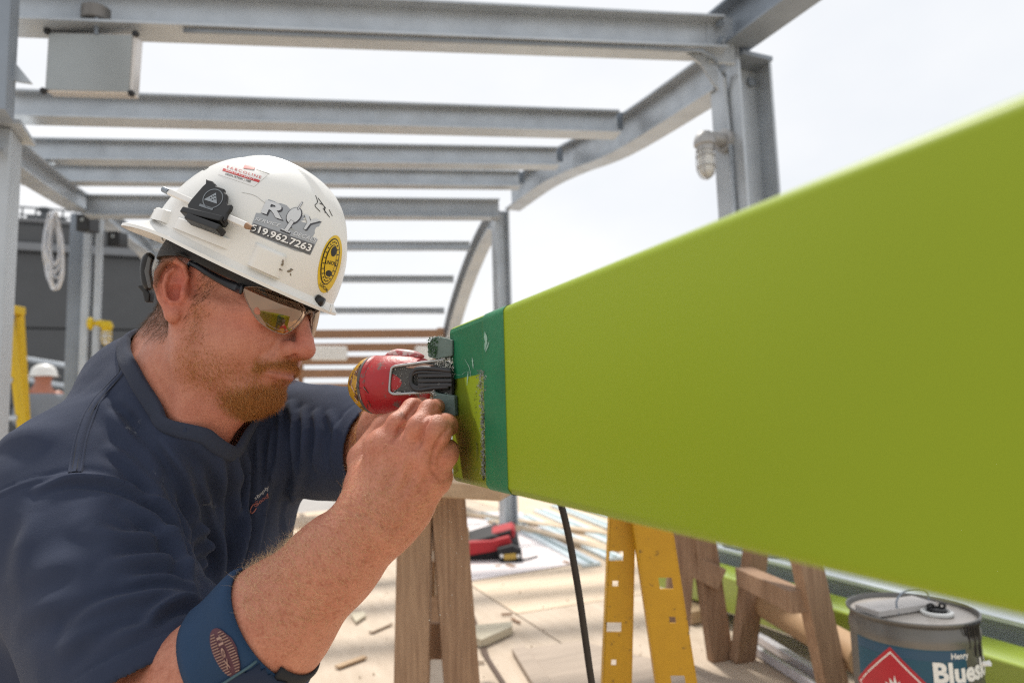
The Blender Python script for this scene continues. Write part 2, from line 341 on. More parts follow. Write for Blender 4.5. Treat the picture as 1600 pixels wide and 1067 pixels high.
# front left post: lower column with cap plate, upper column stub
PL = onY(14, 420, 2.75)
a, c = onY(-14, 420, 2.75), onY(17, 420, 2.75)
ztop = onY(20, 212, 2.75)[2]
b = MB(); w_ = c[0] - a[0]
b.box(((a[0] + c[0]) / 2, 2.75, ztop / 2), (w_, 0.14, ztop)); o = b.build('column', mat('galv_light', (0.46, 0.495, 0.53), .45, .35, var=.4, scale=10, col2=(.36, .39, .41)), can, bevel=.006)
q = MB(); q.box(((a[0] + c[0]) / 2 + .012, 2.735, ztop + .008), (w_ + .045, .2, .015)); q.build('cap_plate', GALV, o)
zb = onY(10, 182, 2.5)[2]; a2, c2 = onY(-40, 90, 2.5), onY(20, 90, 2.5)
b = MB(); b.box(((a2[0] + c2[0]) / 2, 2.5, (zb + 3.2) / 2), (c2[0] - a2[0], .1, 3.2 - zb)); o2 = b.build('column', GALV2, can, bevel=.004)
q = MB(); t = onY(30, 118, 2.52); q.prism([t + [-.02, 0, .05], t + [.035, 0, -.02], t + [-.02, 0, -.02]], (0, .012, 0)); q.build('gusset', GALV, o2)
q = MB(); q.box((a2[0] + .02, 2.5, (zb + ztop) / 2), (.05, .07, zb - ztop)); q.build('splice', GALV2, o2)
# rear left column pair
YL = 6.0
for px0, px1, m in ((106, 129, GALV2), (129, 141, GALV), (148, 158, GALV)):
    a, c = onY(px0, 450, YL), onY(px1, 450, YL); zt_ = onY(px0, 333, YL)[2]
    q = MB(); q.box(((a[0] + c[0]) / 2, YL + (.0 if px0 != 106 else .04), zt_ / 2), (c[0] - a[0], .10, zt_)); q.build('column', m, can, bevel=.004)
# edge beam the right hand columns stand on
b = MB(); b.ibeam([(XR, -0.5, .19), (XR, 1, .19), (XR, 2.95, .19)], .14, .15, EX); o = b.build('edge_beam', mat('galv_edge', (0.55, 0.60, 0.62), .5, .3, var=.4, scale=6, col2=(.40, .45, .47)), can)
for y in (-.3, 1.2, 2.36):
    q = MB(); q.box((XR, y, .06), (.14, .14, .118)); q.build('stub', GALV2, can)
# ---------------------------------------------------------------- green beam with masking tape
GREEN = mat('lime_powder_coat', (0.235, 0.315, 0.012), 0.50, var=0.10, scale=2.5, col2=(.20, .28, .010), bump=0.05, bscale=700, spec=0.28, wear=(.275, .345, .06), wear_scale=30, wear_at=.69, rvar=.05)
TAPE = mat('green_masking_tape', (0.008, 0.175, 0.070), 0.5, var=0.5, scale=28, col2=(0.004, 0.055, 0.028), bump=0.25, bscale=120, wear=(0.13, 0.30, 0.20), wear_scale=55, wear_at=0.70)
BX0, BX1, BZ0, BZ1, BY0, BY1 = 0.2047, 0.2647, 0.8090, 0.9562, -2.2, 0.6228
BR = 0.0065
def beam_profile(off=0.0, n=6):
    pr = []
    for cx_, cz_, a0 in ((BX1 - BR, BZ1 - BR, 0), (BX0 + BR, BZ1 - BR, 90), (BX0 + BR, BZ0 + BR, 180), (BX1 - BR, BZ0 + BR, 270)):
        for i in range(n + 1):
            a = math.radians(a0 + 90 * i / n); pr.append((cx_ + (BR + off) * math.cos(a), cz_ + (BR + off) * math.sin(a)))
    return pr
def strip(y0, y1, off, pr, closed, jag=0.0):
    b = MB(); n = len(pr); m = 7; vs = []
    for i in range(m):
        y = y0 + (y1 - y0) * i / (m - 1)
        for j, (x, z) in enumerate(pr): vs.append((x, y + (jag * math.sin(j * 1.9 + i) * (i in (0, m - 1))), z))
    fs = [(i * n + j, i * n + (j + 1) % n, (i + 1) * n + (j + 1) % n, (i + 1) * n + j) for i in range(m - 1) for j in range(n if closed else n - 1)]
    b.add(vs, fs); return b, n, m
gb = thing('green_beam', (0.23, BY1, BZ0), 'lime green painted steel beam in the foreground with its end masked in dark green tape', 'beam')
pr = beam_profile(); b, n, m = strip(BY0, BY1, 0, pr, True)
b.f += [tuple(range(n)), tuple((m - 1) * n + j for j in range(n))]
o = b.build('body', GREEN, gb); o.data.polygons.foreach_set('use_smooth', [len(p.vertices) == 4 for p in o.data.polygons])
prf = beam_profile(0.0005)
frontprof = prf[4:22]                               # over the top edge, down the front, round the bottom edge
yA, yB = onX(790.5, 620, BX0)[1], onX(757, 620, BX0)[1]
b, *_ = strip(yA, yB, 0, frontprof, False, 0.0006); o = b.build('tape_band', TAPE, gb, smooth=True)
zs_ = [p for p in beam_profile(0.0004)[9:15]]
zt0 = onX(712, 592, BX0)[2]
prp = [(BX0 - .0005, zt0), (BX0 - .0005, BZ1 - BR - .004), (BX0 - .0005, BZ1 - BR), (BX0 + .0003, BZ1 - BR + .0035)]
b, *_ = strip(yB - .0002, BY1 - .0002, 0, prp, False, 0.0); b.v = [(x - .0004 * (i % 2 == 0 and False), y, z) for i, (x, y, z) in enumerate(b.v)]
b.build('tape_patch', TAPE, gb)
def chips(fn, n, s0, s1):
    b = MB()
    for i in range(n):
        c = np.asarray(fn(i)); s = RNG.uniform(s0, s1); v = RNG.normal(size=(5, 3)); v /= np.linalg.norm(v, axis=1)[:, None]; v *= s * RNG.uniform(.5, 1.2, (5, 1))
        b.add(c + v, [(0, 1, 2), (0, 2, 3), (0, 3, 1), (1, 4, 2), (2, 4, 3), (3, 4, 1)])
    return b
SHAV = mat('metal_shavings', (0.36, 0.38, 0.36), 0.5, 0.3, var=0.8, scale=300, col2=(0.08, 0.09, 0.08))
GRIME = mat('dark_grime', (0.035, 0.040, 0.032), 0.7, var=0.6, scale=200)
def onb(px, py, e=0.0006): p = onX(px, py, BX0); return p + [-e, 0, 0]
def crust(i):
    t = RNG.uniform(); y = 578 + 168 * t ** 1.15; x = 753 + 3.5 * t + RNG.normal() * (3.6 if t < .25 else 1.6); return onb(x, y, RNG.uniform(0, .0012))
tag(chips(crust, 1100, .0003, .0012).build('shavings', SHAV, gb), kind='stuff')
tag(chips(lambda i: onb(756.5 + RNG.normal() * 1.2, RNG.uniform(640, 750), RNG.uniform(0, .0006)), 500, .0003, .0009).build('grime_line', GRIME, gb), kind='stuff')
tag(chips(lambda i: onb(743.5 + RNG.normal() * .8 + 2 * math.sin(i), 612 + abs(RNG.normal()) * 38, .0001), 130, .0002, .00055).build('grime_streak', GRIME, gb), kind='stuff')
tag(chips(lambda i: onb(757 + RNG.uniform(-14, 26), RNG.uniform(520, 755), .0002), 160, .0002, .0005).build('dust', SHAV, gb), kind='stuff')
PALE = mat('pale_smear', (0.30, 0.50, 0.40), .6, var=.5, scale=150)
def smear(path, w, name='smear', m=PALE):
    p = np.array([onb(*c, .0009) for c in spline(path, 12)]); b = MB(); vs = []
    for i, c in enumerate(p):
        ww = w * math.sin(math.pi * (i + .6) / (len(p) + .2)) * RNG.uniform(.6, 1.3); vs += [c + [0, ww, 0], c - [0, ww, 0]]
    b.add(vs, [(2 * i, 2 * i + 1, 2 * i + 3, 2 * i + 2) for i in range(len(p) - 1)]); return b.build(name, m, gb)
smear([(759, 518), (760, 526), (761, 534), (759, 547)], .0032); smear([(766, 533), (763, 542), (760, 550)], .0018)
smear([(739, 558), (740, 566), (741, 576)], .0014); smear([(733, 580), (732, 590), (731, 602)], .0016)
smear([(708, 588), (714, 585), (722, 586), (729, 581), (737, 583)], .0010)
smear([(727, 560), (735, 575), (737, 590)], .0008); smear([(746, 690), (747, 704), (746, 720)], .0008, m=GRIME)

# ---------------------------------------------------------------- sawhorses
def board(nm, a, b_, w, t, face, parent, m=LUMB, bev=.002):
    """lumber from a to b_; its wide face looks along 'face'"""
    a, b_ = np.asarray(a, float), np.asarray(b_, float); q = MB(); q.bar(a, b_, w, t, up=face); return q.build(nm, m, parent, bevel=bev, seg=1)
fwd = M @ [0, 0, 1]; fwd_h = np.array([fwd[0], fwd[1], 0]) / math.hypot(fwd[0], fwd[1]); rt_h = np.array([fwd_h[1], -fwd_h[0], 0])
s1 = thing('sawhorse', P(690, 900, 1.9) * [1, 1, 0], 'wooden sawhorse standing behind the man\'s raised right forearm', 'sawhorse', 'wooden sawhorses on the deck')
t1, t2 = P(650, 772, 1.74), P(697, 772, 1.74)
f1, f2 = P(641, 1200, 1.69), P(732, 1200, 1.68); f1[2] = f2[2] = 0.0
board('leg', f1, t1 + [0, 0, .02], .086, .038, fwd_h, s1, mat('lumber_lit', (.46, .31, .20), .72, var=.9, scale=24, stretch=(5, 5, .25), col2=(.22, .13, .08), bump=.5, bscale=110, wear=(.09, .055, .035), wear_scale=28, wear_at=.675)); board('leg', f2, t2 + [0, 0, .05], .086, .038, fwd_h - .25 * rt_h, s1)  # left leg's wood lightened in colour where it faces the light
far = onZ(681, 1010, 0); offv = far - (f1 * .5 + f2 * .5); offv[2] = 0
board('leg', far + [0, 0, 0.0], P(676, 780, 2.55), .086, .038, fwd_h, s1); board('leg', far - rt_h * .095, P(664, 780, 2.55) - rt_h * .02, .086, .038, fwd_h, s1)
board('ridge', (t1 + t2) / 2 + [0, 0, .0] - fwd_h * .02, (P(670, 772, 2.55)) + [0, 0, .02], .038, .089, (0, 0, 1), s1)
board('brace', P(668, 905, 1.76), P(692, 925, 1.76) + fwd_h * .75, .038, .089, (0, 0, 1), s1, LUMBH); board('brace', P(655, 1000, 1.76), P(715, 1000, 1.76), .089, .019, fwd_h, s1)
pk = MB(); pk.bar(P(440, 744, 1.72) + [0, 0, 0], P(793, 765, 1.60), .14, .036, up=(0, 0, 1)); tag(pk.build('plank', LUMBH, bevel=.003, seg=1), 'brown wood plank lying across the sawhorse under the end of the green beam', 'plank')
s2 = thing('sawhorse', onZ(1200, 1030), 'wooden sawhorse standing left of the grey adhesive pail', 'sawhorse', 'wooden sawhorses on the deck')
fa, fb_, fc = onZ(1126, 1030), onZ(1160, 1032), onZ(1312, 1120)
def topat(px, py, foot): d = pix(foot)[2]; return P(px, py, d + .02)
board('leg', fa, topat(1092, 800, fa), .086, .038, fwd_h - .35 * rt_h, s2); board('leg', fb_, topat(1188, 800, fb_), .086, .038, fwd_h - .45 * rt_h, s2)
board('leg', fc, topat(1242, 790, fc), .086, .038, fwd_h - .45 * rt_h, s2)
ff = fa - rt_h * .17 - fwd_h * .02; board('leg', ff, topat(1070, 800, fa), .086, .038, fwd_h, s2)
db = pix(fb_)[2]; dc = pix(fc)[2]
board('brace', P(1163, 900, db - .03), P(1250, 940, dc - .01), .06, .06, (0, 0, 1), s2, LUMB); board('brace', P(1060, 872, 2.4), P(1128, 905, 2.36), .075, .03, fwd_h, s2, LUMB)
board('ridge', topat(1075, 800, fa) + [0, 0, .02], topat(1225, 796, fc) + [0, 0, .02], .09, .045, (0, 0, 1), s2)

# ---------------------------------------------------------------- yellow slotted trestle
YEL = mat('yellow_paint', (0.52, 0.285, 0.008), 0.45, var=0.35, scale=30, col2=(0.34, 0.17, 0.006), bump=0.06, bscale=300, wear=(0.09, 0.055, 0.02), wear_scale=70, wear_at=0.615)
ty = thing('trestle', P(1010, 1000, 1.4) * [1, 1, 0], 'yellow trestle with slotted legs standing under the green beam', 'trestle')
def slotted(parent, tl, tr, bl_, br_, holes, zdepth, flange_side):
    """C-shaped rail: plate between four corners with through holes (u0,u1,v0,v1 in 0..1) and two flanges going back"""
    tl, tr, bl_, br_ = map(np.asarray, (tl, tr, bl_, br_)); us = sorted({0, 1, *[h[0] for h in holes], *[h[1] for h in holes]}); vs_ = sorted({0, 1, *[h[2] for h in holes], *[h[3] for h in holes]})
    W = lambda u, v: (tl * (1 - u) + tr * u) * (1 - v) + (bl_ * (1 - u) + br_ * u) * v
    nrm = np.cross(tr - tl, bl_ - tl); nrm /= np.linalg.norm(nrm); nrm *= np.sign(nrm @ fwd); th = nrm * .003; b = MB()
    solid = lambda i, j: 0 <= i < len(us) - 1 and 0 <= j < len(vs_) - 1 and not any(h[0] <= (us[i] + us[i + 1]) / 2 <= h[1] and h[2] <= (vs_[j] + vs_[j + 1]) / 2 <= h[3] for h in holes)
    for i in range(len(us) - 1):
        for j in range(len(vs_) - 1):
            if not solid(i, j): continue
            c = [W(us[i], vs_[j]), W(us[i + 1], vs_[j]), W(us[i + 1], vs_[j + 1]), W(us[i], vs_[j + 1])]
            v8 = c + [p + th for p in c]; fs = [(0, 1, 2, 3), (7, 6, 5, 4)]
            for di, dj, f in ((0, -1, (1, 0, 4, 5)), (1, 0, (2, 1, 5, 6)), (0, 1, (3, 2, 6, 7)), (-1, 0, (0, 3, 7, 4))):
                if not solid(i + di, j + dj): fs.append(f)
            b.add(v8, fs)
    rail = b.build('leg', YEL, parent, fix=False)
    for a, c, sgn in ((tl, bl_, -1), (tr, br_, 1)):
        sd = (tr - tl) / np.linalg.norm(tr - tl) * .003 * sgn; q = MB(); q.prism([a + sd * .1, c + sd * .1, c + sd * .1 + nrm * .028, a + sd * .1 + nrm * .028], sd); q.build('flange', YEL, rail)
    return rail
dl = 1.40
def yrail(x0t, x1t, yt, x0b, x1b, yb_, holes, d):
    H = lambda px, py: P(px, py, d)
    k = (1205 - yt) / (yb_ - yt); e0, e1 = x0t + (x0b - x0t) * k, x1t + (x1b - x1t) * k
    hs = []
    for hx0, hx1, hy0, hy1 in holes:
        f = (hy0 + hy1) / 2; a = (f - yt) / (1205 - yt); l, r = x0t + (e0 - x0t) * a, x1t + (e1 - x1t) * a
        hs.append(((hx0 - l) / (r - l), (hx1 - l) / (r - l), (hy0 - yt) / (1205 - yt), (hy1 - yt) / (1205 - yt)))
    return slotted(ty, H(x0t, yt), H(x1t, yt), P(e0, 1205, d - .0), P(e1, 1205, d), hs, .03, 1)
lr = yrail(957, 992, 760, 944, 985, 1067, [(951, 974, 861, 876), (957, 966, 907, 916), (948, 971, 972, 987), (955, 963, 1030, 1039), (948, 971, 1090, 1106)], 1.42)
rr = yrail(985, 1040, 770, 1028, 1087, 1067, [(1030, 1051, 902, 920), (1046, 1056, 963, 973), (1049, 1071, 1055, 1073), (1060, 1070, 1110, 1120)], 1.38)
q = MB(); q.bar(P(950, 757, 1.41), P(1045, 765, 1.39), .10, .045, up=(0, 0, 1)); q.build('top_rail', YEL, ty, bevel=.004)

# ---------------------------------------------------------------- adhesive pail
pc = P(1423, 948, 1.63); PR = .1405; px_, py_, ptop = pc[0], pc[1], 0.385
pl = thing('pail', (px_, py_, 0), 'grey metal pail of adhesive with blue label and a board on its lid', 'pail')
PAILM = mat('pail_grey', (0.17, 0.165, 0.155), 0.38, 0.55, var=0.4, scale=9, col2=(0.10, 0.10, 0.105), rvar=.1, bump=.04, bscale=30)
b = MB(); b.lathe((px_, py_, 0), (0, 0, 1), [(0, 0.001), (PR - .012, .001), (PR - .010, .006), (PR - .006, .012), (PR - .006, .10), (PR - .003, .104), (PR - .003, .112), (PR - .006, .116), (PR - .005, .33), (PR - .003, .338), (PR - .0035, .35), (PR - .007, .362), (PR - .009, .372), (PR - .003, .378), (PR, .381), (PR, ptop), (PR - .004, ptop + .001), (PR - .006, ptop - .003), (PR - .008, .374)], 96)
b.build('body', PAILM, pl, smooth='auto')
LIDM = mat('pail_lid', (0.52, 0.48, 0.44), 0.4, 0.4, var=0.45, scale=14, col2=(0.36, 0.31, 0.26), wear=(0.22, 0.13, 0.07), wear_scale=16, wear_at=0.66)
b = MB(); b.lathe((px_, py_, .374), (0, 0, 1), [(PR - .0085, 0), (PR - .012, .001), (PR - .03, .0012), (.06, .003), (0, .003)], 64); b.build('lid', LIDM, pl, smooth='auto')
tocam = np.array([-px_, -py_, 0]); tocam /= np.linalg.norm(tocam); A0 = math.atan2(tocam[1], tocam[0])
def cyl(a, z, r=PR - .0045): return np.array([px_ + r * math.cos(A0 + a), py_ + r * math.sin(A0 + a), z])
def cyl_patch(nm, a0, a1, z0, z1, m, r, rows=2, n=24, edge=None):
    b = MB(); vs = []
    for i in range(n + 1):
        a = a0 + (a1 - a0) * i / n
        for j in range(rows + 1): vs.append(cyl(a, z0 + (z1 - z0) * j / rows, r))
    k = rows + 1; b.add(vs, [(i * k + j, (i + 1) * k + j, (i + 1) * k + j + 1, i * k + j + 1) for i in range(n) for j in range(rows)]); return b.build(nm, m, pl, smooth=True, fix=False)
LBL = mat('label_blue', (0.007, 0.070, 0.115), 0.4, var=0.3, scale=30, col2=(0.008, 0.06, 0.14), wear=(0.10, 0.17, 0.24), wear_scale=40, wear_at=.7); LBL2 = mat('label_band', (0.02, 0.07, 0.13), 0.4)
INK = mat('print_white', (0.75, 0.75, 0.72), 0.5); REDP = mat('print_red', (0.42, 0.018, 0.03), 0.45)
# angles grow to the right in the picture when negative side flipped: image right = +rt
sgn = 1 if (cyl(0.3, 0)[:2] @ rt_h[:2]) > (cyl(-0.3, 0)[:2] @ rt_h[:2]) else -1
RL = PR - .0048
cyl_patch('label', sgn * -1.02, sgn * .80, .095, .338, LBL, RL); cyl_patch('label_band', sgn * -1.015, sgn * .79, .308, .328, LBL2, RL + .0004)
def cyl_text(body, a, z, size, m, spacing=1.0, bold=0.0, nm='lettering', italic=0.0):
    me = text_mesh(body, size, align='LEFT', spacing=spacing, bold=bold, shear=italic); v = np.empty(len(me.vertices) * 3); me.vertices.foreach_get('co', v); v = v.reshape(-1, 3)
    me.vertices.foreach_set('co', np.array([cyl(a + sgn * p[0] / RL, z + p[1], RL + .0009) for p in v]).ravel()); return link(nm, me, m, pl, fix=False)
cyl_text('Henry', sgn * .52, .318, .017, INK, bold=.0004); cyl_text('Blueskin', sgn * .22, .282, .057, INK, bold=.0022); cyl_text('ADHESIVE', sgn * .28, .246, .019, INK, spacing=1.25)
def diamond(a, z, s, m, r, nm):
    b = MB(); n = 10; vs = []; fs = []
    for i in range(n + 1):
        for j in range(n + 1):
            u, v = i / n - .5, j / n - .5; x, y = (u - v) * s, (u + v) * s; vs.append(cyl(a + sgn * x / RL, z + y, r))
    for i in range(n):
        for j in range(n): k = i * (n + 1) + j; fs.append((k, k + 1, k + n + 2, k + n + 1))
    b.add(vs, fs); return b.build(nm, m, pl, smooth=True, fix=False)
diamond(sgn * -.36, .225, .102, REDP, RL + .0006, 'hazard_diamond'); 
b = MB(); ol = [(-.006, -.02), (-.016, -.008), (-.012, .006), (-.017, .016), (-.006, .010), (-.007, .026), (.002, .016), (.004, .034), (.009, .016), (.015, .024), (.012, .004), (.017, -.008), (.006, -.02), (.008, -.008), (.002, -.002), (.0, -.012), (-.006, -.006)]
b.add([cyl(sgn * -.36 + sgn * x / RL, .233 + y, RL + .001) for x, y in ol], [tuple(range(len(ol)))]); b.build('flame_print', INK, pl, fix=False)
for a_, sz, dz in ((-.36, .104, 0),):
    b = MB(); vs = []
    for k in range(4):
        for s_ in (.103, .098):
            vs.append((s_ / 1.0 * [0, 1, 0, -1][k], s_ * [1, 0, -1, 0][k]))
    pts = []
    for k in range(4):
        for t in np.linspace(0, 1, 6)[:-1]: pts.append((k, t))
    c4 = [(0, 1), (1, 0), (0, -1), (-1, 0)]
    vv = []
    for k, t in pts:
        x = c4[k][0] * (1 - t) + c4[(k + 1) % 4][0] * t; y = c4[k][1] * (1 - t) + c4[(k + 1) % 4][1] * t
        for s_ in (.092, .088): vv.append(cyl(sgn * a_ + sgn * x * s_ / RL, .225 + y * s_, RL + .0009))
    n = len(pts); b.add(vv, [(2 * i, 2 * i + 1, (2 * i + 3) % (2 * n), (2 * i + 2) % (2 * n)) for i in range(n)]); b.build('hazard_border', INK, pl, fix=False)
# things on the lid
zL = .378
right, toc = rt_h, tocam
def lidp(r, t, z=0.0): return np.array([px_, py_, zL + z]) + right * r + toc * t
bo = MB(); e0, e1 = lidp(-.105, .02, .008), lidp(.035, -.045, .008); bo.bar(e0, e1, .07, .014, up=(0, 0, 1)); tag(bo.build('wood_offcut', mat('painted_offcut', (.55, .52, .50), .6, var=.3, scale=30), bevel=.001, seg=1), 'small pale board offcut lying on the lid of the grey pail', 'offcut')
q = MB(); q.tube(spline([lidp(-.03, .035, .0), lidp(-.032, .03, .03), lidp(-.01, .0, .045), lidp(.03, -.02, .045), lidp(.045, -.03, .03), lidp(.043, -.03, .0)], 24), .0022, 8); q.build('wire_handle', GALV2, pl, smooth=True)
q = MB(); q.lathe(lidp(.06, .035), (0, 0, 1), [(.034, 0), (.034, .006), (.028, .008), (.026, .004), (.0, .004)], 32); q.build('spout_ring', WHITE, pl, smooth='auto')
BLK = mat('black_plastic', (0.012, 0.012, 0.013), 0.4, var=.3, scale=40)
q = MB(); q.lathe(lidp(.06, .035, .004), (0, 0, 1), [(.022, 0), (.022, .008), (.016, .010), (.015, .006), (0, .006)], 24); 
for s_ in (-1, 1): q.tube(spline([lidp(.06 + s_ * .018, .035, .012), lidp(.06 + s_ * .020, .035, .02), lidp(.06 + s_ * .009, .035, .022), lidp(.06 + s_ * .006, .035, .013)], 10), .003, 6)
q.build('spout_cap', BLK, pl, smooth='auto')
TAR = mat('tar', (0.012, 0.013, 0.016), 0.25)
for a_, z0, w in ((.90, .33, .0022), (.97, .345, .002), (1.04, .31, .0026), (1.12, .34, .0022), (.82, .358, .0014), (1.2, .30, .003)):
    q = MB(); q.tube([cyl(sgn * a_, ptop - .001, PR + .0005), cyl(sgn * a_, .375, PR - .004), cyl(sgn * a_, (z0 + .36) / 2, PR - .0035), cyl(sgn * a_ + .01, z0, PR - .0045)], [w * 1.6, w * 1.3, w, w * .6], 6); q.build('tar_drip', TAR, pl, smooth=True)
q = MB(); t0 = cyl(sgn * 1.22, .285, PR - .004); q.add([t0, t0 + [0, 0, .008], t0 + right * .018 + [0, 0, .012], t0 + right * .022 + [0, 0, .005], t0 + right * .02 + toc * .01 + [0, 0, .002]], [(0, 1, 2, 3, 4)]); q.build('torn_label', WHITE, pl)

# ---------------------------------------------------------------- green beams and stock stacked along the deck edge
q = MB(); q.box((1.945, .70, .135), (.15, 4.1, .14)); tag(q.build('green_beam', mat('lime_gloss', (.30, .39, .05), .22, coat=.6, var=.05), bevel=.008, seg=3), 'lime green beam lying along the deck edge behind the grey pail', 'beam')
q = MB(); q.box((1.945, 1.6, .032), (.09, .09, .062)); tag(q.build('timber_block', LUMBH, bevel=.002), 'timber block propping the green beam behind the pail', 'block')
KRAFT = mat('kraft_roll', (0.46, 0.30, 0.17), .7, var=.25, scale=5)
q = MB(); q.tube([onX(1178, 932, 1.78), onX(1350, 1030, 1.68)], .05, 24); tag(q.build('cardboard_roll', KRAFT, smooth='auto'), 'brown cardboard roll lying behind the sawhorse legs', 'roll')
ALU = mat('white_trim', (0.62, 0.61, 0.66), .35, .2, var=.2, scale=10)
for i, ((ax, ay), (bx, by), w) in enumerate((((1180, 992), (1400, 1128), .03), ((1168, 1006), (1380, 1140), .022))):
    a, c = onZ(ax, ay, .02), onZ(bx, by, .02); q = MB(); q.bar(a, c, w, .03, up=(0, 0, 1)); tag(q.build('trim_strip', ALU, bevel=.002, seg=1), ('white metal trim strip beside the cardboard roll', 'white metal trim strip nearest the feet of the right sawhorse')[i], 'trim', 'white trim strips on the deck')
for i, (a, c, w, h, lab) in enumerate((((700, 799), (975, 838), .09, .03, 'long pale timber strip on the deck, upper one of the two behind the cable'), ((770, 814), (960, 862), .09, .03, 'long pale timber strip on the deck, lower one of the two behind the cable'),
        ((1060, 918), (1105, 935), .12, .035, 'short timber offcut behind the yellow trestle'), ((1062, 948), (1100, 962), .13, .05, 'thick timber block on the deck behind the yellow trestle'),
        ((1030, 872), (1160, 925), .07, .03, 'timber strip leaning out behind the left leg of the right sawhorse'), ((1195, 940), (1330, 1020), .07, .02, 'timber strip under the cardboard roll'))):
    a, c = onZ(*a, h / 2 + .004), onZ(*c, h / 2 + .004); q = MB(); q.bar(a, c, w, h, up=(0, 0, 1)); tag(q.build('timber_strip', LUMBH if i not in (0, 1) else mat('pale_timber', (.60, .47, .33), .7, var=.4, scale=8), bevel=.002, seg=1), lab, 'timber', 'timber offcuts on the deck')
PAPER = mat('white_sheet', (0.74, 0.68, 0.68), .7, var=.15, scale=4)
c = [onZ(*p, .003) for p in ((705, 912), (700, 800), (815, 800), (905, 880))]; q = MB(); q.prism(c, (0, 0, .003)); tag(q.build('white_sheet', PAPER), 'white sheet laid on the deck under the red tool bag', 'sheet')
GLASS = mat('pale_plastic', (0.66, 0.76, 0.80), .18, var=.25, scale=5, col2=(.5, .62, .68))
RIBM = mat('panel_rib', (.33, .42, .42), .4)
for i, (p0, p1, w) in enumerate((((800, 816), (925, 882), .05), ((818, 806), (962, 872), .045), ((842, 797), (990, 860), .05), ((866, 789), (1012, 846), .04), ((893, 783), (1030, 834), .05), ((752, 802), (800, 824), .05))):
    a, b_ = onZ(*p0, .012 + .004 * (i % 2)), onZ(*p1, .012 + .004 * (i % 2)); q = MB(); q.bar(a, b_, w * 2.2, .02, up=(0, 0, 1)); o = tag(q.build('plastic_strip', GLASS, bevel=.002, seg=1), 'pale blue plastic strip lying among others on the deck behind the cable', 'strip', 'pale plastic strips on the deck')
    q = MB(); q.bar(a + [0, 0, .012], b_ + [0, 0, .012], .02, .008, up=(0, 0, 1)); q.build('rib', RIBM, o)
for k in range(13):
    x, y = RNG.uniform(470, 1120), RNG.uniform(800, 1060); p = onZ(x, y, .008); a = RNG.uniform(0, 3.14); l = RNG.uniform(.03, .13); d = np.array([math.cos(a), math.sin(a), 0]) * l / 2
    q = MB(); q.bar(p - d, p + d, RNG.uniform(.008, .03), .008, up=(0, 0, 1)); tag(q.build('wood_sliver', (LUMBH, PLY2, LUMB)[k % 3], bevel=.001, seg=1), 'small wood sliver lying loose on the plywood deck', 'wood sliver', 'wood slivers scattered on the deck')
# scraps near the sawhorse
BOARDG = mat('weathered_board', (0.44, 0.36, 0.29), .75, var=.5, scale=6, stretch=(.5, 4, 4))
for cs, h, nm, lab, mm in ((((735, 1003), (741, 988), (800, 982), (801, 990), (752, 1012)), .03, 'wood_scrap', 'pale wood scrap lying beside the right leg of the near sawhorse', mat('pale_scrap', (.56, .50, .38), .7, var=.3, scale=20)),
        (((800, 1020), (818, 1013), (890, 1110), (862, 1125)), .018, 'board', 'narrow weathered board lying on the deck left of the cable', BOARDG), (((818, 1018), (905, 1005), (1180, 1075), (1200, 1160), (905, 1140)), .012, 'board', 'wide weathered board lying flat under the yellow trestle', BOARDG),
        (((548, 962), (569, 958), (572, 964), (556, 975)), .012, 'wood_scrap', 'small pale wood scrap lying on the deck left of the near sawhorse', mat('pale_scrap', (.56, .50, .38)))):
    q = MB(); q.prism([onZ(*p, .004) for p in cs], (0, 0, h)); tag(q.build(nm, mm, bevel=.0015, seg=1), lab, 'scrap' if nm == 'wood_scrap' else 'board')
q = MB(); q.prism([onZ(*p, .003) for p in ((733, 952), (738, 952), (766, 1030), (795, 1075), (785, 1072), (752, 1020))], (0, 0, .004)); tag(q.build('dark_strip', mat('dark_stain_wood', (.10, .06, .04), .7, var=.5, scale=40)), 'thin dark wood splinter strip lying on the deck by the sawhorse', 'strip')
tag(chips(lambda i: onZ(RNG.uniform(560, 1100), RNG.uniform(850, 1090), .004), 220, .001, .006).build('wood_chips', mat('chip_wood', (.40, .29, .18), .8, var=.5, scale=50)), 'scattered wood chips and sawdust on the deck', 'wood chips', kind='stuff')

# ---------------------------------------------------------------- black cable
q = MB(); q.tube(spline([P(862, 740, 1.02), P(880, 800, 1.0), P(893, 860, 1.0), P(905, 930, 1.0), P(915, 1000, 1.0), P(926, 1075, 1.0), P(946, 1180, 1.0), P(985, 1310, 1.02), P(1080, 1400, 1.06)], 50), .0052, 10)
tag(q.build('cable', mat('cable_rubber', (.028, .021, .017), .65, var=.4, scale=60, bump=.2, bscale=200), smooth=True), 'black rubber cable hanging down behind the green beam', 'cable')

# ---------------------------------------------------------------- red and black tool bag
bag = thing('tool_bag', onZ(770, 878), 'open red and black tool bag lying on the white sheet', 'bag')
RBAG = mat('bag_red', (0.42, 0.022, 0.030), .7, var=.4, scale=30); KBAG = mat('bag_black', (0.016, 0.015, 0.018), .7, var=.4, scale=30)
bd = pix(onZ(765, 876))[2]
def lump(nm, outline, thick, m, d, bev=.02, zoff=0.0):
    q = MB(); q.prism([P(x, y, d) for x, y in outline], fwd * thick); o = q.build(nm, m, bag, bevel=bev, seg=3, smooth='auto'); return o
lump('base', ((700, 872), (722, 850), (770, 836), (808, 846), (814, 876), (770, 882), (715, 882)), .28, KBAG, bd)
lump('side_panel', ((700, 862), (726, 848), (768, 845), (796, 838), (800, 852), (770, 862), (735, 868)), .05, RBAG, bd - .03, .008)
lump('flap', ((745, 842), (772, 832), (800, 825), (806, 832), (800, 850), (775, 846), (752, 850)), .16, RBAG, bd + .05, .012)
lump('flap', ((772, 836), (798, 828), (800, 842), (778, 850)), .02, KBAG, bd + .02, .004)
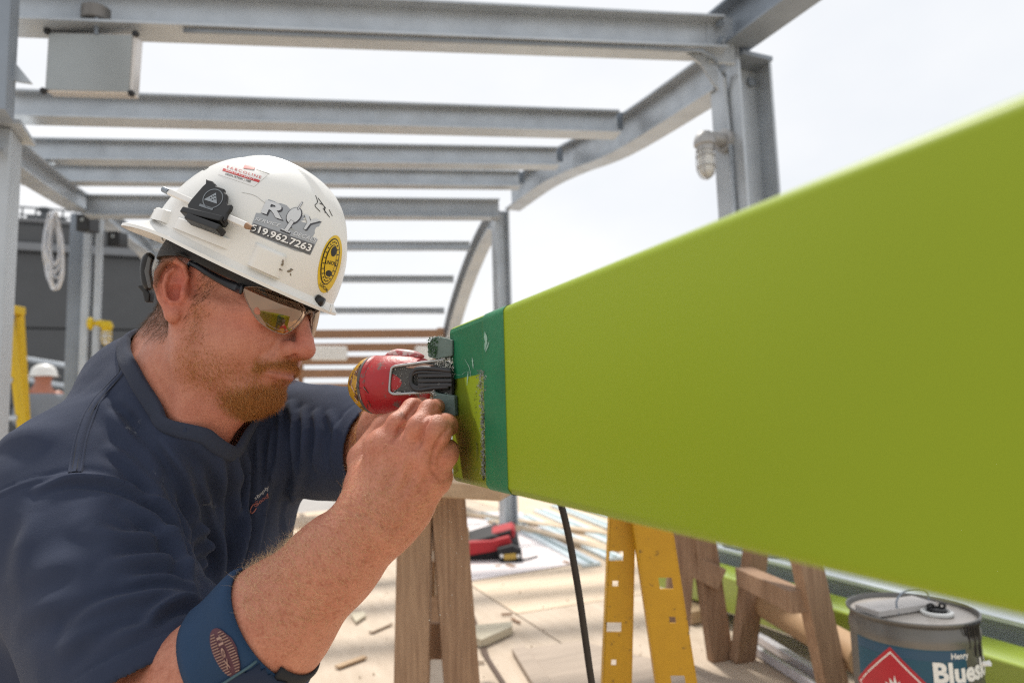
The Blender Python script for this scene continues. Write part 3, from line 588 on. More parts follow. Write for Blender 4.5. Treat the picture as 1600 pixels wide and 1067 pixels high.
lump('pouch', ((776, 858), (800, 852), (815, 860), (816, 878), (782, 881)), .06, KBAG, bd - .08, .008)
lump('tag_plate', ((787, 866), (806, 864), (807, 873), (788, 875)), .006, mat('tag_yellow', (.45, .30, .06), .5), bd - .086, .001)
for x in (784, 810):
    q = MB(); q.lathe(P(x, 868, bd - .082), -fwd, [(.011, 0), (.011, .004), (0, .006)], 12); q.build('rivet', WHITE, bag)
lump('tool_handle', ((722, 826), (732, 832), (730, 845), (742, 840), (745, 852), (722, 856)), .08, KBAG, bd + .12, .01)
q = MB(); q.tube(spline([P(815, 874, bd - .06), P(826, 873, bd - .08), P(840, 869, bd - .1)], 8), .006, 6); q.build('strap', KBAG, bag)

# ---------------------------------------------------------------- lamps
LG = mat('lamp_grey', (0.40, 0.40, 0.40), .45, .35, var=.3, scale=20); GLS = mat('frosted_glass', (0.75, 0.75, 0.72), .25, trans=.35, var=.05)
def jar_lamp(name, base_px, d, s, m_body, label, wall_dx, body_label=None):
    """base_px: pixel of the top of the hanging body; s: metres per pixel of the reference lamp"""
    c = P(*base_px, d); t = thing(name, c, label, 'wall lamp'); dn = np.array([0, 0, -1.0]); out = np.array(wall_dx, float)
    q = MB(); q.lathe(c + [0, 0, -.004], dn, [(0, -.03 * s), (.030 * s, -.028 * s), (.042 * s, -.012 * s), (.046 * s, 0), (.050 * s, .012 * s), (.050 * s, .03 * s), (.040 * s, .036 * s), (.038 * s, .06 * s)], 24); q.build('cap', m_body, t, smooth='auto')
    q = MB(); q.tube([c + [0, 0, -.004], c + out * .05 * s + [0, 0, .006 * s], c + out * .11 * s + [0, 0, .004 * s]], [.030 * s, .030 * s, .032 * s], 14); q.build('arm', m_body, t, smooth='auto')
    q = MB(); q.lathe(c + out * .10 * s + [0, 0, .002], out, [(.034 * s, 0), (.055 * s, .004 * s), (.056 * s, .045 * s), (0, .047 * s)], 20); q.build('junction_box', m_body, t, smooth='auto')
    q = MB(); q.lathe(c, dn, [(.034 * s, .05 * s), (.036 * s, .08 * s), (.037 * s, .14 * s), (.030 * s, .165 * s), (.018 * s, .18 * s), (0, .186 * s)], 24); q.build('globe', GLS, t, smooth=True)
    for zz, rr_ in ((.085, .040), (.135, .042)):
        q = MB(); a = np.linspace(0, 2 * math.pi, 25); q.tube(np.stack([c[0] + rr_ * s * np.cos(a), c[1] + rr_ * s * np.sin(a), np.full(25, c[2] - zz * s)], 1), .0026 * s, 6); q.build('guard_ring', m_body, t, smooth=True)
    for k in range(4):
        a = k * math.pi / 2 + .6; e = np.array([math.cos(a), math.sin(a), 0]); q = MB(); q.tube(spline([c + e * .043 * s - [0, 0, .05 * s], c + e * .043 * s - [0, 0, .14 * s], c + e * .025 * s - [0, 0, .18 * s], c - [0, 0, .192 * s]], 10), .0026 * s, 6); q.build('guard_wire', m_body, t, smooth=True)
    return t
dL = pix(np.array([XC - .18, YA, 2.0]))[2]
jar_lamp('wall_lamp', (1101, 216), dL, 1.0, LG, 'grey caged jar lamp on the right hand steel column', (1, 0, 0))
jar_lamp('wall_lamp', (167, 506), 5.2, .88, mat('lamp_yellow', (0.62, 0.44, 0.01), .4), 'yellow caged jar lamp on the rear left steel column', (-.9, .3, 0))
q = MB(); cA = [onX(1132, 118, XC - .125), onX(1134, 145, XC - .112), onX(1137, 180, XC - .112), onX(1140, 212, XC - .112)]
q.tube(spline(cA, 12), .010, 8)
cz = onX(1141, 225, XC - .112); q.tube([cz, cz * [1, 1, 0] + [0, 0, .5]], .010, 8); q.build('conduit', GALV, can, smooth=True)
q = MB(); q.tube(spline([b1 * .75 + a1 * .25 + [0, -.045, -.085], a1 * .5 + b1 * .5 + [0, -.045, -.085], a1 * .9 + b1 * .1 + [0, -.045, -.085], a1 + dir1 * .12 + [.02, -.05, -.10], cA[0] * 1.0], 30), .008, 8); q.build('conduit', GALV2, can, smooth=True)

# ---------------------------------------------------------------- hanging metal enclosure
dB = pix((a1 * .12 + b1 * .88))[2] - .02
en = thing('metal_enclosure', P(145, 100, dB), 'grey metal enclosure box hanging from the nearest purlin at top left', 'enclosure')
ENC = mat('enclosure_grey', (0.36, 0.39, 0.40), .35, .35, var=.1, scale=30); ENR = mat('enclosure_sunlit', (0.62, 0.60, 0.58), .3, .4)  # case paler than the front panel: sunlit edge put into its colour
Pq = [P(75, 50, dB), P(213, 54, dB), P(206, 146, dB + .01), P(69, 143, dB + .01)]
U = Pq[1] - Pq[0]; V = Pq[3] - Pq[0]; Wd = np.cross(U, V); Wd /= np.linalg.norm(Wd); Wd *= np.sign(Wd @ fwd); Wd = Wd * .070 - U / np.linalg.norm(U) * .012
q = MB(); q.prism([Pq[0], Pq[1], Pq[1] + V, Pq[3]], Wd); q.build('case', ENR, en, bevel=.006, seg=2)
un, vn = U / np.linalg.norm(U), V / np.linalg.norm(V); wn_ = np.cross(un, vn); wn_ *= np.sign(wn_ @ fwd)
c0 = [Pq[0] + un * .006 + vn * .006, Pq[1] - un * .012 + vn * .006, Pq[1] + V - un * .012 - vn * .006, Pq[3] + un * .006 - vn * .006]
q = MB(); q.prism([p - wn_ * .004 for p in c0], wn_ * .0035); q.build('front_panel', ENC, en, bevel=.001, seg=1)
for p in (Pq[0], Pq[1], Pq[1] + V, Pq[3]):
    q = MB(); q.lathe(p - wn_ * .003, -wn_, [(.012, -.004), (.012, .006), (.008, .010), (0, .010)], 10); q.build('corner_screw', BLK, en)
q = MB(); hx = P(151, 43, dB); q.tube([P(151, 20, dB), hx, hx - [0, 0, .03]], .007, 8); q.build('hanger', GALV2, en)
q = MB(); tb = P(150, 36, dB + .03); q.lathe(tb, (0, 0, 1), [(0, 0), (.046, 0), (.050, .004), (.050, .05), (.044, .054), (0, .054)], 24); q.build('round_junction', mat('cast_grey', (.20, .19, .18), .5, .4), en, smooth='auto')
for s_ in (-.026, .022):
    q = MB(); q.lathe(tb + un * s_ + [0, -.02, -.0], (0, 0, -1), [(.007, 0), (.006, .003), (0, .003)], 8); q.build('screw', BLK, en)

# ---------------------------------------------------------------- coil of cable, black boxes, ladder at the left
pts = []
for i in range(13):
    cxp, w = 84 + RNG.uniform(-5, 5), RNG.uniform(9, 20); top, bot = 334 + RNG.uniform(-3, 14), 418 + RNG.uniform(-8, 38); sk = RNG.uniform(-7, 7)
    for a in np.linspace(0, 2 * math.pi, 20, endpoint=False):
        t = (1 - math.cos(a)) / 2; pts.append(P(cxp + sk * (t - .3) + w * math.sin(a) * (.40 + .60 * t), top + (bot - top) * t, 5.0 - .008 * i + .03 * math.sin(3 * a + i)))
q = MB(); q.tube(spline(pts, 1040), .0062, 6); coil = tag(q.build('rope_coil', mat('rope_white', (.62, .64, .68), .6, var=.2, scale=30), smooth=True), 'coil of white rope hanging on the rear left column', 'rope')
for i, (x0_, x1_, y0_, y1_, d, lab) in enumerate(((118, 139, 335, 361, 4.9, 'small black box on the rear left steel column'), (167, 186, 361, 384, 5.3, 'small black box under the curved steel beam left of the helmet'))):
    t = thing('speaker_box', P((x0_ + x1_) / 2, y1_, d), lab, 'box', 'small black boxes on the canopy frame'); q = MB(); q.prism([P(x0_, y0_, d), P(x1_, y0_, d), P(x1_, y1_, d), P(x0_, y1_, d)], fwd * .13); q.build('case', BLK, t, bevel=.008)
    q = MB(); q.prism([P(x0_ + 2, y0_ + 2, d - .006), P(x1_ - 2, y0_ + 2, d - .006), P(x1_ - 2, y1_ - 2, d - .006), P(x0_ + 2, y1_ - 2, d - .006)], fwd * .004); q.build('front_panel', BLK, t)
    q = MB(); q.lathe(P((x0_ + x1_) / 2, y0_ + 8, d - .007), -fwd, [(.012, 0), (.012, .004), (0, .004)], 12); q.build('led', ENC, t)
YEL2 = mat('ladder_yellow', (0.62, 0.42, 0.01), .5, var=.2, scale=10)
lad = thing('stepladder', onZ(35, 860), 'yellow stepladder standing behind the left steel column', 'ladder')
dl_ = 4.3
tp = P(13, 488, dl_); ft = [P(60, 905, dl_ - .1), P(-30, 905, dl_ - .1), P(52, 870, dl_ + .8), P(-30, 870, dl_ + .8)]
for i, f in enumerate(ft):
    f[2] = 0; tt = tp + (np.array([0.0, 0, 0]) if i % 2 == 0 else -rt_h * .22) + (fwd_h * .10 if i > 1 else 0)
    q = MB(); q.bar(f, tt, .055, .028, up=rt_h); q.build('rail', YEL2, lad, bevel=.003, seg=1)
    ft[i] = (f, tt)
for t in np.linspace(.15, .88, 6):
    a, c = ft[0][0] + (ft[0][1] - ft[0][0]) * t, ft[1][0] + (ft[1][1] - ft[1][0]) * t; q = MB(); q.bar(a, c, .075, .03, up=(0, 0, 1)); q.build('tread', GALV, lad, bevel=.003, seg=1)
q = MB(); q.bar(tp - rt_h * .26 + [0, 0, .02], tp + rt_h * .04 + [0, 0, .02], .2, .05, up=(0, 0, 1)); q.build('top_cap', YEL2, lad, bevel=.006)
# guard rail behind the worker
gr = thing('guard_rail', onZ(70, 760), 'grey pipe guard rail along the far left edge of the deck', 'rail')
for y0_, y1_ in ((556, 577), (590, 606)):
    q = MB(); q.tube([P(-40, y0_ - 9, 8.9), P(300, y1_ + 28, 8.9)], .035, 10); q.build('rail', GALV, gr, smooth=True)
for x in (-10, 130, 250):
    t = P(x, 566 + x * .07, 8.9); q = MB(); q.tube([t, t * [1, 1, 0]], .03, 10); q.build('post', GALV, gr, smooth=True)
# ---------------------------------------------------------------- implicit surfaces -> one continuous mesh (surface nets on sparse blocks)
f32 = np.float32
def smin(a, b, k):
    h = np.clip(0.5 + 0.5 * (b - a) / k, 0, 1); return b + (a - b) * h - k * h * (1 - h)
def smax(a, b, k): return -smin(-a, -b, k)
def sph(p, c, r): return np.sqrt(((p - np.asarray(c, f32)) ** 2).sum(1)) - r
def ell(p, c, r, A=None):
    q = p - np.asarray(c, f32)
    if A is not None: q = q @ np.asarray(A, f32).T
    r = np.asarray(r, f32); k0 = np.sqrt(((q / r) ** 2).sum(1)); k1 = np.sqrt(((q / (r * r)) ** 2).sum(1)); return k0 * (k0 - 1) / np.maximum(k1, 1e-9)
def cone(p, a, b, ra, rb, flat=None):
    """tapered capsule; flat=(axis, k) stretches it by k along a transverse axis"""
    a, b = np.asarray(a, f32), np.asarray(b, f32); d = b - a; L2 = float(d @ d); q = p - a; t = np.clip(q @ d / L2, 0, 1); v = q - t[:, None] * d
    if flat is not None:
        ax = np.asarray(flat[0], f32); ax = ax - d * (ax @ d) / L2; ax = ax / np.linalg.norm(ax); k = flat[1]; c = v @ ax; l = np.sqrt(np.maximum((v ** 2).sum(1) - c * c + (c / k) ** 2, 0)); r = ra + (rb - ra) * t
        return (l - r) * (1 if k < 1.6 else .8)
    return np.sqrt((v ** 2).sum(1)) - (ra + (rb - ra) * t)
def chain(p, pts, rs, k=0.004, flat=None):
    d = None
    for i in range(len(pts) - 1):
        e = cone(p, pts[i], pts[i + 1], rs[i], rs[i + 1], flat); d = e if d is None else smin(d, e, k)
    return d
def frame(z, x):
    z = np.asarray(z, float); z = z / np.linalg.norm(z); x = np.asarray(x, float); x = x - z * (x @ z); x /= np.linalg.norm(x); return np.stack([x, np.cross(z, x), z])

def surface_nets(sdf, lo, hi, h, blk=36, skip=None, step=4):
    """sdf(points)->distance; returns verts, quads of the zero surface (fine samples only in a band around it)"""
    lo, hi = np.asarray(lo, float), np.asarray(hi, float); nb = np.ceil((hi - lo) / (h * blk)).astype(int)
    gi = np.stack(np.meshgrid(*[np.arange(n) for n in nb], indexing='ij'), -1).reshape(-1, 3)
    cen = lo + (gi + 0.5) * blk * h; dc = sdf(cen.astype(f32)); near = np.abs(dc) < blk * h * 1.05
    if skip is not None: near &= ~skip(cen, blk * h * .9)
    NX, NY, NZ = (nb * blk + 2); key = lambda i: (i[..., 0] * NY + i[..., 1]) * NZ + i[..., 2]
    V, K, Q = [], [], []
    n = blk + 1; ax = np.arange(-1, n); base = np.stack(np.meshgrid(ax, ax, ax, indexing='ij'), -1)          # one cell overlap on the low side
    cn = (n + 1 + step - 1) // step + 1; ca = np.arange(cn) * step - 1; cbase = np.stack(np.meshgrid(ca, ca, ca, indexing='ij'), -1).reshape(-1, 3); ri = (np.arange(n + 1) + step // 2) // step
    for b in gi[near]:
        C = sdf((lo + (cbase + b * blk) * h).astype(f32)).reshape(cn, cn, cn)
        if np.abs(C).min() > h * step * 1.1: continue
        D = C[np.ix_(ri, ri, ri)].copy(); band = np.abs(D) < h * (step * .87 * 1.15 + 1.9)
        idx = base + b * blk
        if not band.any(): continue
        D[band] = sdf((lo + idx[band] * h).astype(f32)); S = D < 0
        if S.all() or not S.any(): continue
        cnt = sum(S[i:n + i, j:n + j, k:n + k].astype(np.int8) for i in (0, 1) for j in (0, 1) for k in (0, 1)); act = (cnt > 0) & (cnt < 8)
        ci = np.argwhere(act)
        num = np.zeros((len(ci), 3)); den = np.zeros(len(ci)); cor = [(i, j, k) for i in (0, 1) for j in (0, 1) for k in (0, 1)]
        dv = {c: D[ci[:, 0] + c[0], ci[:, 1] + c[1], ci[:, 2] + c[2]] for c in cor}
        for a in range(3):
            for c in cor:
                if c[a]: continue
                e = list(c); e[a] = 1; e = tuple(e); da, db = dv[c], dv[e]; cr = (da < 0) != (db < 0); t = np.where(cr, da / np.where(cr, da - db, 1), 0)
                pt = np.tile(np.array(c, float), (len(ci), 1)); pt[:, a] += t; num += pt * cr[:, None]; den += cr
        own = (ci > 0).all(1); gidx = idx[ci[:, 0], ci[:, 1], ci[:, 2]]
        V.append((lo + (gidx + num / den[:, None]) * h)[own]); K.append(key(gidx + 1)[own])
        for a in range(3):                                                                                        # quads for edges owned by this block
            u, w = [(1, 2), (2, 0), (0, 1)][a]; sl0 = [slice(1, n), slice(1, n), slice(1, n)]; sl1 = list(sl0); sl1[a] = slice(2, n + 1)
            A, B = S[tuple(sl0)], S[tuple(sl1)]; e = np.argwhere(A != B)
            if not len(e): continue
            flip = A[e[:, 0], e[:, 1], e[:, 2]]; g = idx[1, 1, 1] + e + 1; du = np.eye(3, dtype=int)[u]; dw = np.eye(3, dtype=int)[w]
            q = np.stack([key(g), key(g - du), key(g - du - dw), key(g - dw)], 1); q[~flip] = q[~flip][:, ::-1]; Q.append(q)
    V = np.concatenate(V); K = np.concatenate(K); Q = np.concatenate(Q); o = np.argsort(K); K = K[o]; V = V[o]
    pos = np.searchsorted(K, Q); pos = np.clip(pos, 0, len(K) - 1); ok = (K[pos] == Q).all(1); return V, pos[ok]

def vnormals(V, Q):
    n = np.cross(V[Q[:, 2]] - V[Q[:, 0]], V[Q[:, 3]] - V[Q[:, 1]]); N = np.zeros_like(V)
    for k in range(4): np.add.at(N, Q[:, k], n)
    return N / np.maximum(np.linalg.norm(N, axis=1)[:, None], 1e-12)
def relax(V, Q, it=1, lam=0.5):
    E = np.concatenate([Q[:, [0, 1]], Q[:, [1, 2]], Q[:, [2, 3]], Q[:, [3, 0]]]); n = len(V); deg = np.bincount(E[:, 0], minlength=n) + np.bincount(E[:, 1], minlength=n)
    for _ in range(it):
        S = np.stack([np.bincount(E[:, 0], V[E[:, 1], k], n) + np.bincount(E[:, 1], V[E[:, 0], k], n) for k in range(3)], 1); V = V + lam * (S / np.maximum(deg, 1)[:, None] - V)
    return V
def mesh_np(name, V, Q):
    me = bpy.data.meshes.new(name); me.vertices.add(len(V)); me.vertices.foreach_set('co', np.asarray(V, f32).ravel()); k = Q.shape[1]; me.loops.add(Q.size); me.loops.foreach_set('vertex_index', Q.ravel().astype(np.int32))
    me.polygons.add(len(Q)); me.polygons.foreach_set('loop_start', np.arange(0, Q.size, k, dtype=np.int32)); me.update(calc_edges=True); me.validate(); return me
def set_col(me, name, C):
    a = me.color_attributes.new(name, 'FLOAT_COLOR', 'POINT'); a.data.foreach_set('color', np.concatenate([C, np.ones((len(C), 1))], 1).astype(f32).ravel())
def noise3(p, s, seed=0):
    """cheap smooth value noise in [-1, 1]"""
    q = p * s + seed * 17.3; i = np.floor(q).astype(np.int64); f = q - i; f = f * f * (3 - 2 * f); out = np.zeros(len(p))
    for a in (0, 1):
        for b in (0, 1):
            for c in (0, 1):
                hsh = ((i[:, 0] + a) * 73856093) ^ ((i[:, 1] + b) * 19349663) ^ ((i[:, 2] + c) * 83492791) ^ (seed * 2654435761 & 0x7fffffff); hsh = (hsh ^ (hsh >> 13)) * 1274126177 & 0x7fffffff; hsh = (hsh ^ (hsh >> 11)) & 0xffff
                out += (hsh / 32767.5 - 1) * (f[:, 0] if a else 1 - f[:, 0]) * (f[:, 1] if b else 1 - f[:, 1]) * (f[:, 2] if c else 1 - f[:, 2])
    return out
def seg_dist(p, pts):
    """distance from points to a polyline and position 0..1 along it"""
    best = np.full(len(p), 1e9); tt = np.zeros(len(p)); n = len(pts) - 1
    for i in range(n):
        a, b = pts[i], pts[i + 1]; d = b - a; t = np.clip((p - a) @ d / max(d @ d, 1e-12), 0, 1); l = np.linalg.norm(p - a - t[:, None] * d, axis=1); m = l < best; best[m] = l[m]; tt[m] = (i + t[m]) / n
    return best, tt
def cast(sdf, px, py, d0, d1=None, step=0.9):
    """first hit of the view ray through photo pixels with the surface"""
    px, py = np.atleast_1d(px).astype(float), np.atleast_1d(py).astype(float); D = np.stack([(px - CX) / F0, (py - CY) / F0, np.ones_like(px)], 1); L = np.linalg.norm(D, axis=1); D = (D / L[:, None]) @ M.T; t = np.full(len(px), float(d0)) * L
    for _ in range(60): t = t + sdf((CAMPOS + D * t[:, None]).astype(f32)) * step
    return CAMPOS + D * t[:, None]
# ---------------------------------------------------------------- the kneeling man: pose
def _rot(y, p, r):
    B = np.array([[1, 0, 0], [0, 0, -1], [0, 1, 0]], float); c, s = math.cos, math.sin
    Ry = np.array([[c(y), 0, s(y)], [0, 1, 0], [-s(y), 0, c(y)]]); Rz = np.array([[c(p), -s(p), 0], [s(p), c(p), 0], [0, 0, 1]]); Rx = np.array([[1, 0, 0], [0, c(r), -s(r)], [0, s(r), c(r)]])
    return Ry @ Rz @ Rx @ B
HR = M @ _rot(0.3834, 0.1095, -0.2107); HT = M @ np.array([-0.3433, -0.0320, 0.8472]) + CAMPOS      # head frame: forward, left, up
def hw(v): return np.asarray(v, float) / 1000 @ HR.T + HT                                             # head mm -> world
def wh(p): return (p - HT.astype(f32)) @ HR.astype(f32) * f32(1000)                                    # world -> head mm
def wd_(v): return HR @ np.asarray(v, float)
SR, ER, WR = P(85, 772, .77), P(262, 1140, .60), P(588, 812, .60)
SL, EL, WL = P(432, 668, 1.00), P(618, 700, .83), P(648, 640, .725)
CH = (SR + SL) / 2
sh_ax = (SL - SR) / np.linalg.norm(SL - SR)
up = np.array([0, 0, 1.0]); tf = np.cross(up, sh_ax); tf = -tf if tf @ wd_([1, 0, 0]) < 0 else tf; tf /= np.linalg.norm(tf)     # torso facing
C7 = P(214, 582, .915); THR = P(322, 690, .80)
PEL = np.array([CH[0], CH[1], 0]) - tf * .10 + up * .40
CHC = CH * .60 + PEL * .40 + tf * .008 - rt_h * .020 - up * .0
BEL = CH * .22 + PEL * .78 + tf * .02 - rt_h * .02

# ---------------------------------------------------------------- head
def S2(q, c, r): return sph(q, c, r)
EARC = np.array([-15, -80, 9.0])
def sd_ear(q):
    """right ear in its own frame: x forward, y outward, z up (mm)"""
    a, t = math.radians(14), math.radians(26)
    out = np.array([math.sin(t) * .9, -math.cos(t), 0.02]); out /= np.linalg.norm(out); z = np.array([-math.sin(a), 0, math.cos(a)]); z -= out * (z @ out); z /= np.linalg.norm(z); x = np.cross(out, z); x = x if x[0] > 0 else -x
    e = (q - EARC.astype(f32)) @ np.stack([x, out, z], 1).astype(f32) / f32(1.06)
    plate = ell(e, (-3, 1, 1), (15.5, 4, 29)); plate = smin(plate, ell(e, (3, -3, -6), (12, 8, 18)), 5)
    hel = [(9, 3, 2), (12, 5, 12), (9, 6, 24), (0, 7, 31), (-11, 7, 29), (-18, 6, 18), (-19, 6, 4), (-15, 5, -10), (-9, 4, -21)]
    d = smin(plate, chain(e, hel, [2.2, 2.8, 3.3, 3.6, 3.8, 3.7, 3.4, 3.2, 3.6], 1.5), 2.5)
    d = smin(d, ell(e, (-3, 3.5, -27), (8, 5, 9)), 4)
    anti = [(-2, 5, 22), (-8, 6, 15), (-11, 6.5, 4), (-8, 6.5, -8), (-2, 6, -15), (4, 5, -15)]
    d = smin(d, chain(e, anti, [2.2, 2.8, 3.0, 3.0, 3.2, 2.6], 1.5), 2.5)
    d = smax(d, -ell(e, (0, 8, -3), (7.5, 9.5, 10)), 3); d = smax(d, -ell(e, (2, 8, 12), (6.5, 6, 6)), 3)
    d = smax(d, -chain(e, [(6, 8.5, 22), (-5, 9.5, 26), (-13, 9.5, 18), (-15, 9.5, 2), (-11, 8.5, -13)], [1.6, 2.0, 2.2, 2.2, 1.6], 1), 2)
    d = smin(d, ell(e, (9, 4, -6), (4, 4.5, 7)), 3)
    return d
def sd_head(p):
    q = wh(p); m = q.copy(); m[:, 1] = np.abs(m[:, 1])
    d = ell(q, (-11, 0, 46), (103, 76, 84))                                             # cranium
    d = smin(d, ell(q, (40, 0, -18), (54, 58, 78)), 26)                                # face block
    d = smin(d, ell(m, (40, 40, -34), (36, 25, 42)), 16)                               # cheek
    d = smin(d, cone(m, (74, 44, 2), (8, 68, -2), 12, 8), 14)                          # cheek bone
    d = smin(d, cone(m, (4, 55, -55), (60, 22, -87), 14, 16), 18)                      # jaw
    d = smin(d, cone(m, (2, 58, -18), (6, 55, -58), 14, 14), 16)
    d = smin(d, ell(q, (67, 0, -88), (19, 24, 17)), 16)                                # chin
    d = smin(d, ell(q, (72, 0, -52), (27, 33, 27)), 14)                                # muzzle
    d = smin(d, cone(m, (90, 0, 33), (66, 48, 33), 10, 9), 12)                         # brow
    d = smax(d, -ell(m, (92, 33, 12), (17, 19, 13)), 10)                               # orbit
    d = smin(d, ell(m, (74, 32, 13), (14, 16, 12.5)), 5)                               # lid and eyeball
    d = smax(d, -cone(m, (88, 20, 11), (83, 44, 11), 1.2, 1.0), 1.6)                   # lid slit
    # nose
    n = chain(q, [(90, 0, 24), (101, 0, 2), (112, 0, -20), (116, 0, -28)], [7.5, 8, 9.5, 10.5], 4)
    n = smin(n, ell(q, (114, 0, -31), (12, 12.5, 10.5)), 5); n = smin(n, ell(m, (103, 13.5, -33), (10.5, 7.5, 9.5)), 4); n = smin(n, cone(q, (103, 0, -38), (95, 0, -44), 6, 5), 4)
    d = smin(d, n, 8)
    d = smax(d, -ell(m, (106, 10.2, -40.5), (8.5, 4.6, 4.6)), 1.3)             # nostril
    d = smax(d, -chain(m, [(102, 23, -27), (96, 23, -37), (92, 22, -42)], [1.5, 1.9, 1.3], 1), 2.2)   # alar groove
    d = smax(d, -chain(m, [(93, 25, -34), (86, 33, -47), (80, 36, -62)], [1.5, 1.8, .6], 2), 8)       # nasolabial fold
    # mouth
    ul = chain(m, [(99.5, 0, -54.5), (98, 8, -54.5), (92, 18, -58), (85, 26, -61.5)], [3.9, 4.0, 3.2, 1.8], 3)
    ll = chain(m, [(97, 0, -66), (95.5, 8, -65.8), (90, 17, -64.5), (85, 25, -62.5)], [4.6, 4.4, 3.4, 1.8], 3)
    d = smin(d, ul, 4); d = smin(d, ll, 4)
    d = smax(d, -chain(m, [(104.5, 0, -60), (101, 10, -60), (94, 19, -61), (85, 28, -63)], [2.1, 2.1, 1.8, 1.4], 1), 1.6)
    d = smax(d, -ell(q, (101, 0, -78), (9, 18, 6)), 8)                                 # fold above the chin
    d = smax(d, -ell(m, (62, 72, 30), (34, 13, 26)), 14)                               # temple hollow
    e = q.copy(); near = d < 45
    if near.any():
        for s in (1, -1):
            g = q[near] * np.array([1, s, 1], f32); de = sd_ear(g); d[near] = smin(d[near], de, 5)
    return d / f32(1000)
NECK0 = hw((-22, 0, -10)); 
def sd_neck(p):
    a = hw((-12, 0, -45)); b = C7 * .5 + THR * .5
    d = cone(p, a, b, .060, .066, (wd_([1, 0, 0]), 1.16))
    for s in (-1, 1):
        d = smin(d, chain(p, [hw((-20, s * 58, -22)), hw((0, s * 50, -75)), THR + sh_ax * s * .018 - tf * .004 + up * .005], [.013, .014, .011], .008), .018)      # neck muscle
    d = smin(d, cone(p, hw((48, 0, -98)), THR + up * .03 - tf * .014, .020, .024), .035)
    d = smin(d, ell(p, THR + up * .062 - tf * .002, (.015, .015, .016)), .012)
    d = smin(d, cone(p, hw((-66, 0, 0)), C7 - up * .02, .036, .042), .03)
    return d
def sd_torso(p, off=0.0):
    d = cone(p, C7 - up * .03, (SR * .75 + CH * .25) - up * .0, .046, .06); d = smin(d, cone(p, C7 - up * .03, (SL * .75 + CH * .25), .046, .06), .04)
    A = frame(up * .92 + tf * .3, sh_ax)
    d = smin(d, ell(p, CHC, (.165, .106, .22), A), .06)
    for s in (-1, 1): d = smin(d, ell(p, CHC + sh_ax * s * .075 + tf * .055 + up * .085, (.085, .05, .07), A), .04)          # chest
    d = smin(d, ell(p, BEL, (.158, .115, .17), A), .08); d = smin(d, ell(p, PEL, (.165, .125, .13), A), .06)
    d = smin(d, cone(p, CHC + up * .15 + tf * .03, THR - up * .02 - tf * .03, .09, .035), .05)
    return d - off
def sd_rarm(p):
    d = cone(p, SR, SR * .5 + ER * .5, .066, .054); d = smin(d, cone(p, SR * .5 + ER * .5, ER, .054, .044), .03)
    ax = ER - SR; m1, m2, m3 = ER + (WR - ER) * .22, ER + (WR - ER) * .52, ER + (WR - ER) * .8
    fl = (np.cross(WR - ER, fwd), 1.0)
    d = smin(d, chain(p, [ER, m1, m2, m3, WR], [.042, .0515, .0475, .0365, .0315], .02), .02)
    d = smin(d, cone(p, ER + (WR - ER) * .1 + np.array([0, 0, .012]), ER + (WR - ER) * .5, .040, .034), .025)
    return d
def sd_larm(p):
    d = cone(p, SL, EL, .062, .046); d = smin(d, chain(p, [EL, EL * .6 + WL * .4, WL], [.044, .047, .031], .02), .02); return d

# ---------------------------------------------------------------- right hand (joints placed from the photo, curled under the tool)
HJ = {  # finger: knuckle, middle joint, end joint, tip with radii
    'index': ([P(597, 696, .600), P(622, 662, .604), P(644, 638, .622), P(660, 633, .645)], [.0110, .0095, .0088, .0076]),
    'middle': ([P(636, 704, .592), P(655, 667, .584), P(671, 641, .600), P(683, 636, .626)], [.0114, .0096, .0090, .0078]),
    'ring': ([P(663, 718, .588), P(683, 672, .580), P(697, 664, .606), P(690, 672, .626)], [.0122, .0122, .0100, .0086]),
    'little': ([P(677, 746, .595), P(695, 708, .592), P(699, 703, .616), P(690, 706, .632)], [.0115, .0112, .0094, .0080]),
    'thumb': ([P(572, 760, .622), P(566, 716, .640), P(600, 668, .652), P(640, 648, .656)], [.0165, .0135, .0115, .0095])}
PALM = P(628, 762, .612); HN = np.array(P(628, 762, .59) - P(628, 762, .61)); HN /= np.linalg.norm(HN)
def sd_rhand(p):
    d = cone(p, WR, WR * .55 + PALM * .45, .0305, .031, (rt_h + up * .15, 1.10))
    pm = None
    for k, w in (('index', .0155), ('middle', .0155), ('ring', .0150), ('little', .0140)):
        J, r = HJ[k]; base = WR + (J[0] - WR) * .22 - HN * .004; c = cone(p, base, J[0] - HN * .003, .0185, w); pm = c if pm is None else smin(pm, c, .016)
    pm = smin(pm, ell(p, PALM - HN * .010, (.032, .020, .036), frame(HN, np.cross(up, HN))[[0, 2, 1]]), .018)
    pm = smin(pm, cone(p, WR * .75 + HJ['little'][0][0] * .25 - HN * .006, HJ['little'][0][0] - HN * .008, .020, .0145), .014)
    d = smin(d, pm, .02)
    th = cone(p, WR + (HJ['thumb'][0][0] - WR) * .25, HJ['thumb'][0][0], .022, .0185); d = smin(d, th, .016); d = smin(d, chain(p, *HJ['thumb'], k=.004), .007)
    fs = None
    for k in ('index', 'middle', 'ring', 'little'):
        J, r = HJ[k]; c = chain(p, J, r, .004); c = smin(c, sph(p, J[0] + HN * .0035, r[0] * .80), .006); c = smin(c, sph(p, J[1] + HN * .0015, r[1] * .97), .004); fs = c if fs is None else smin(fs, c, .0004)
    return smin(d, fs, .0042)
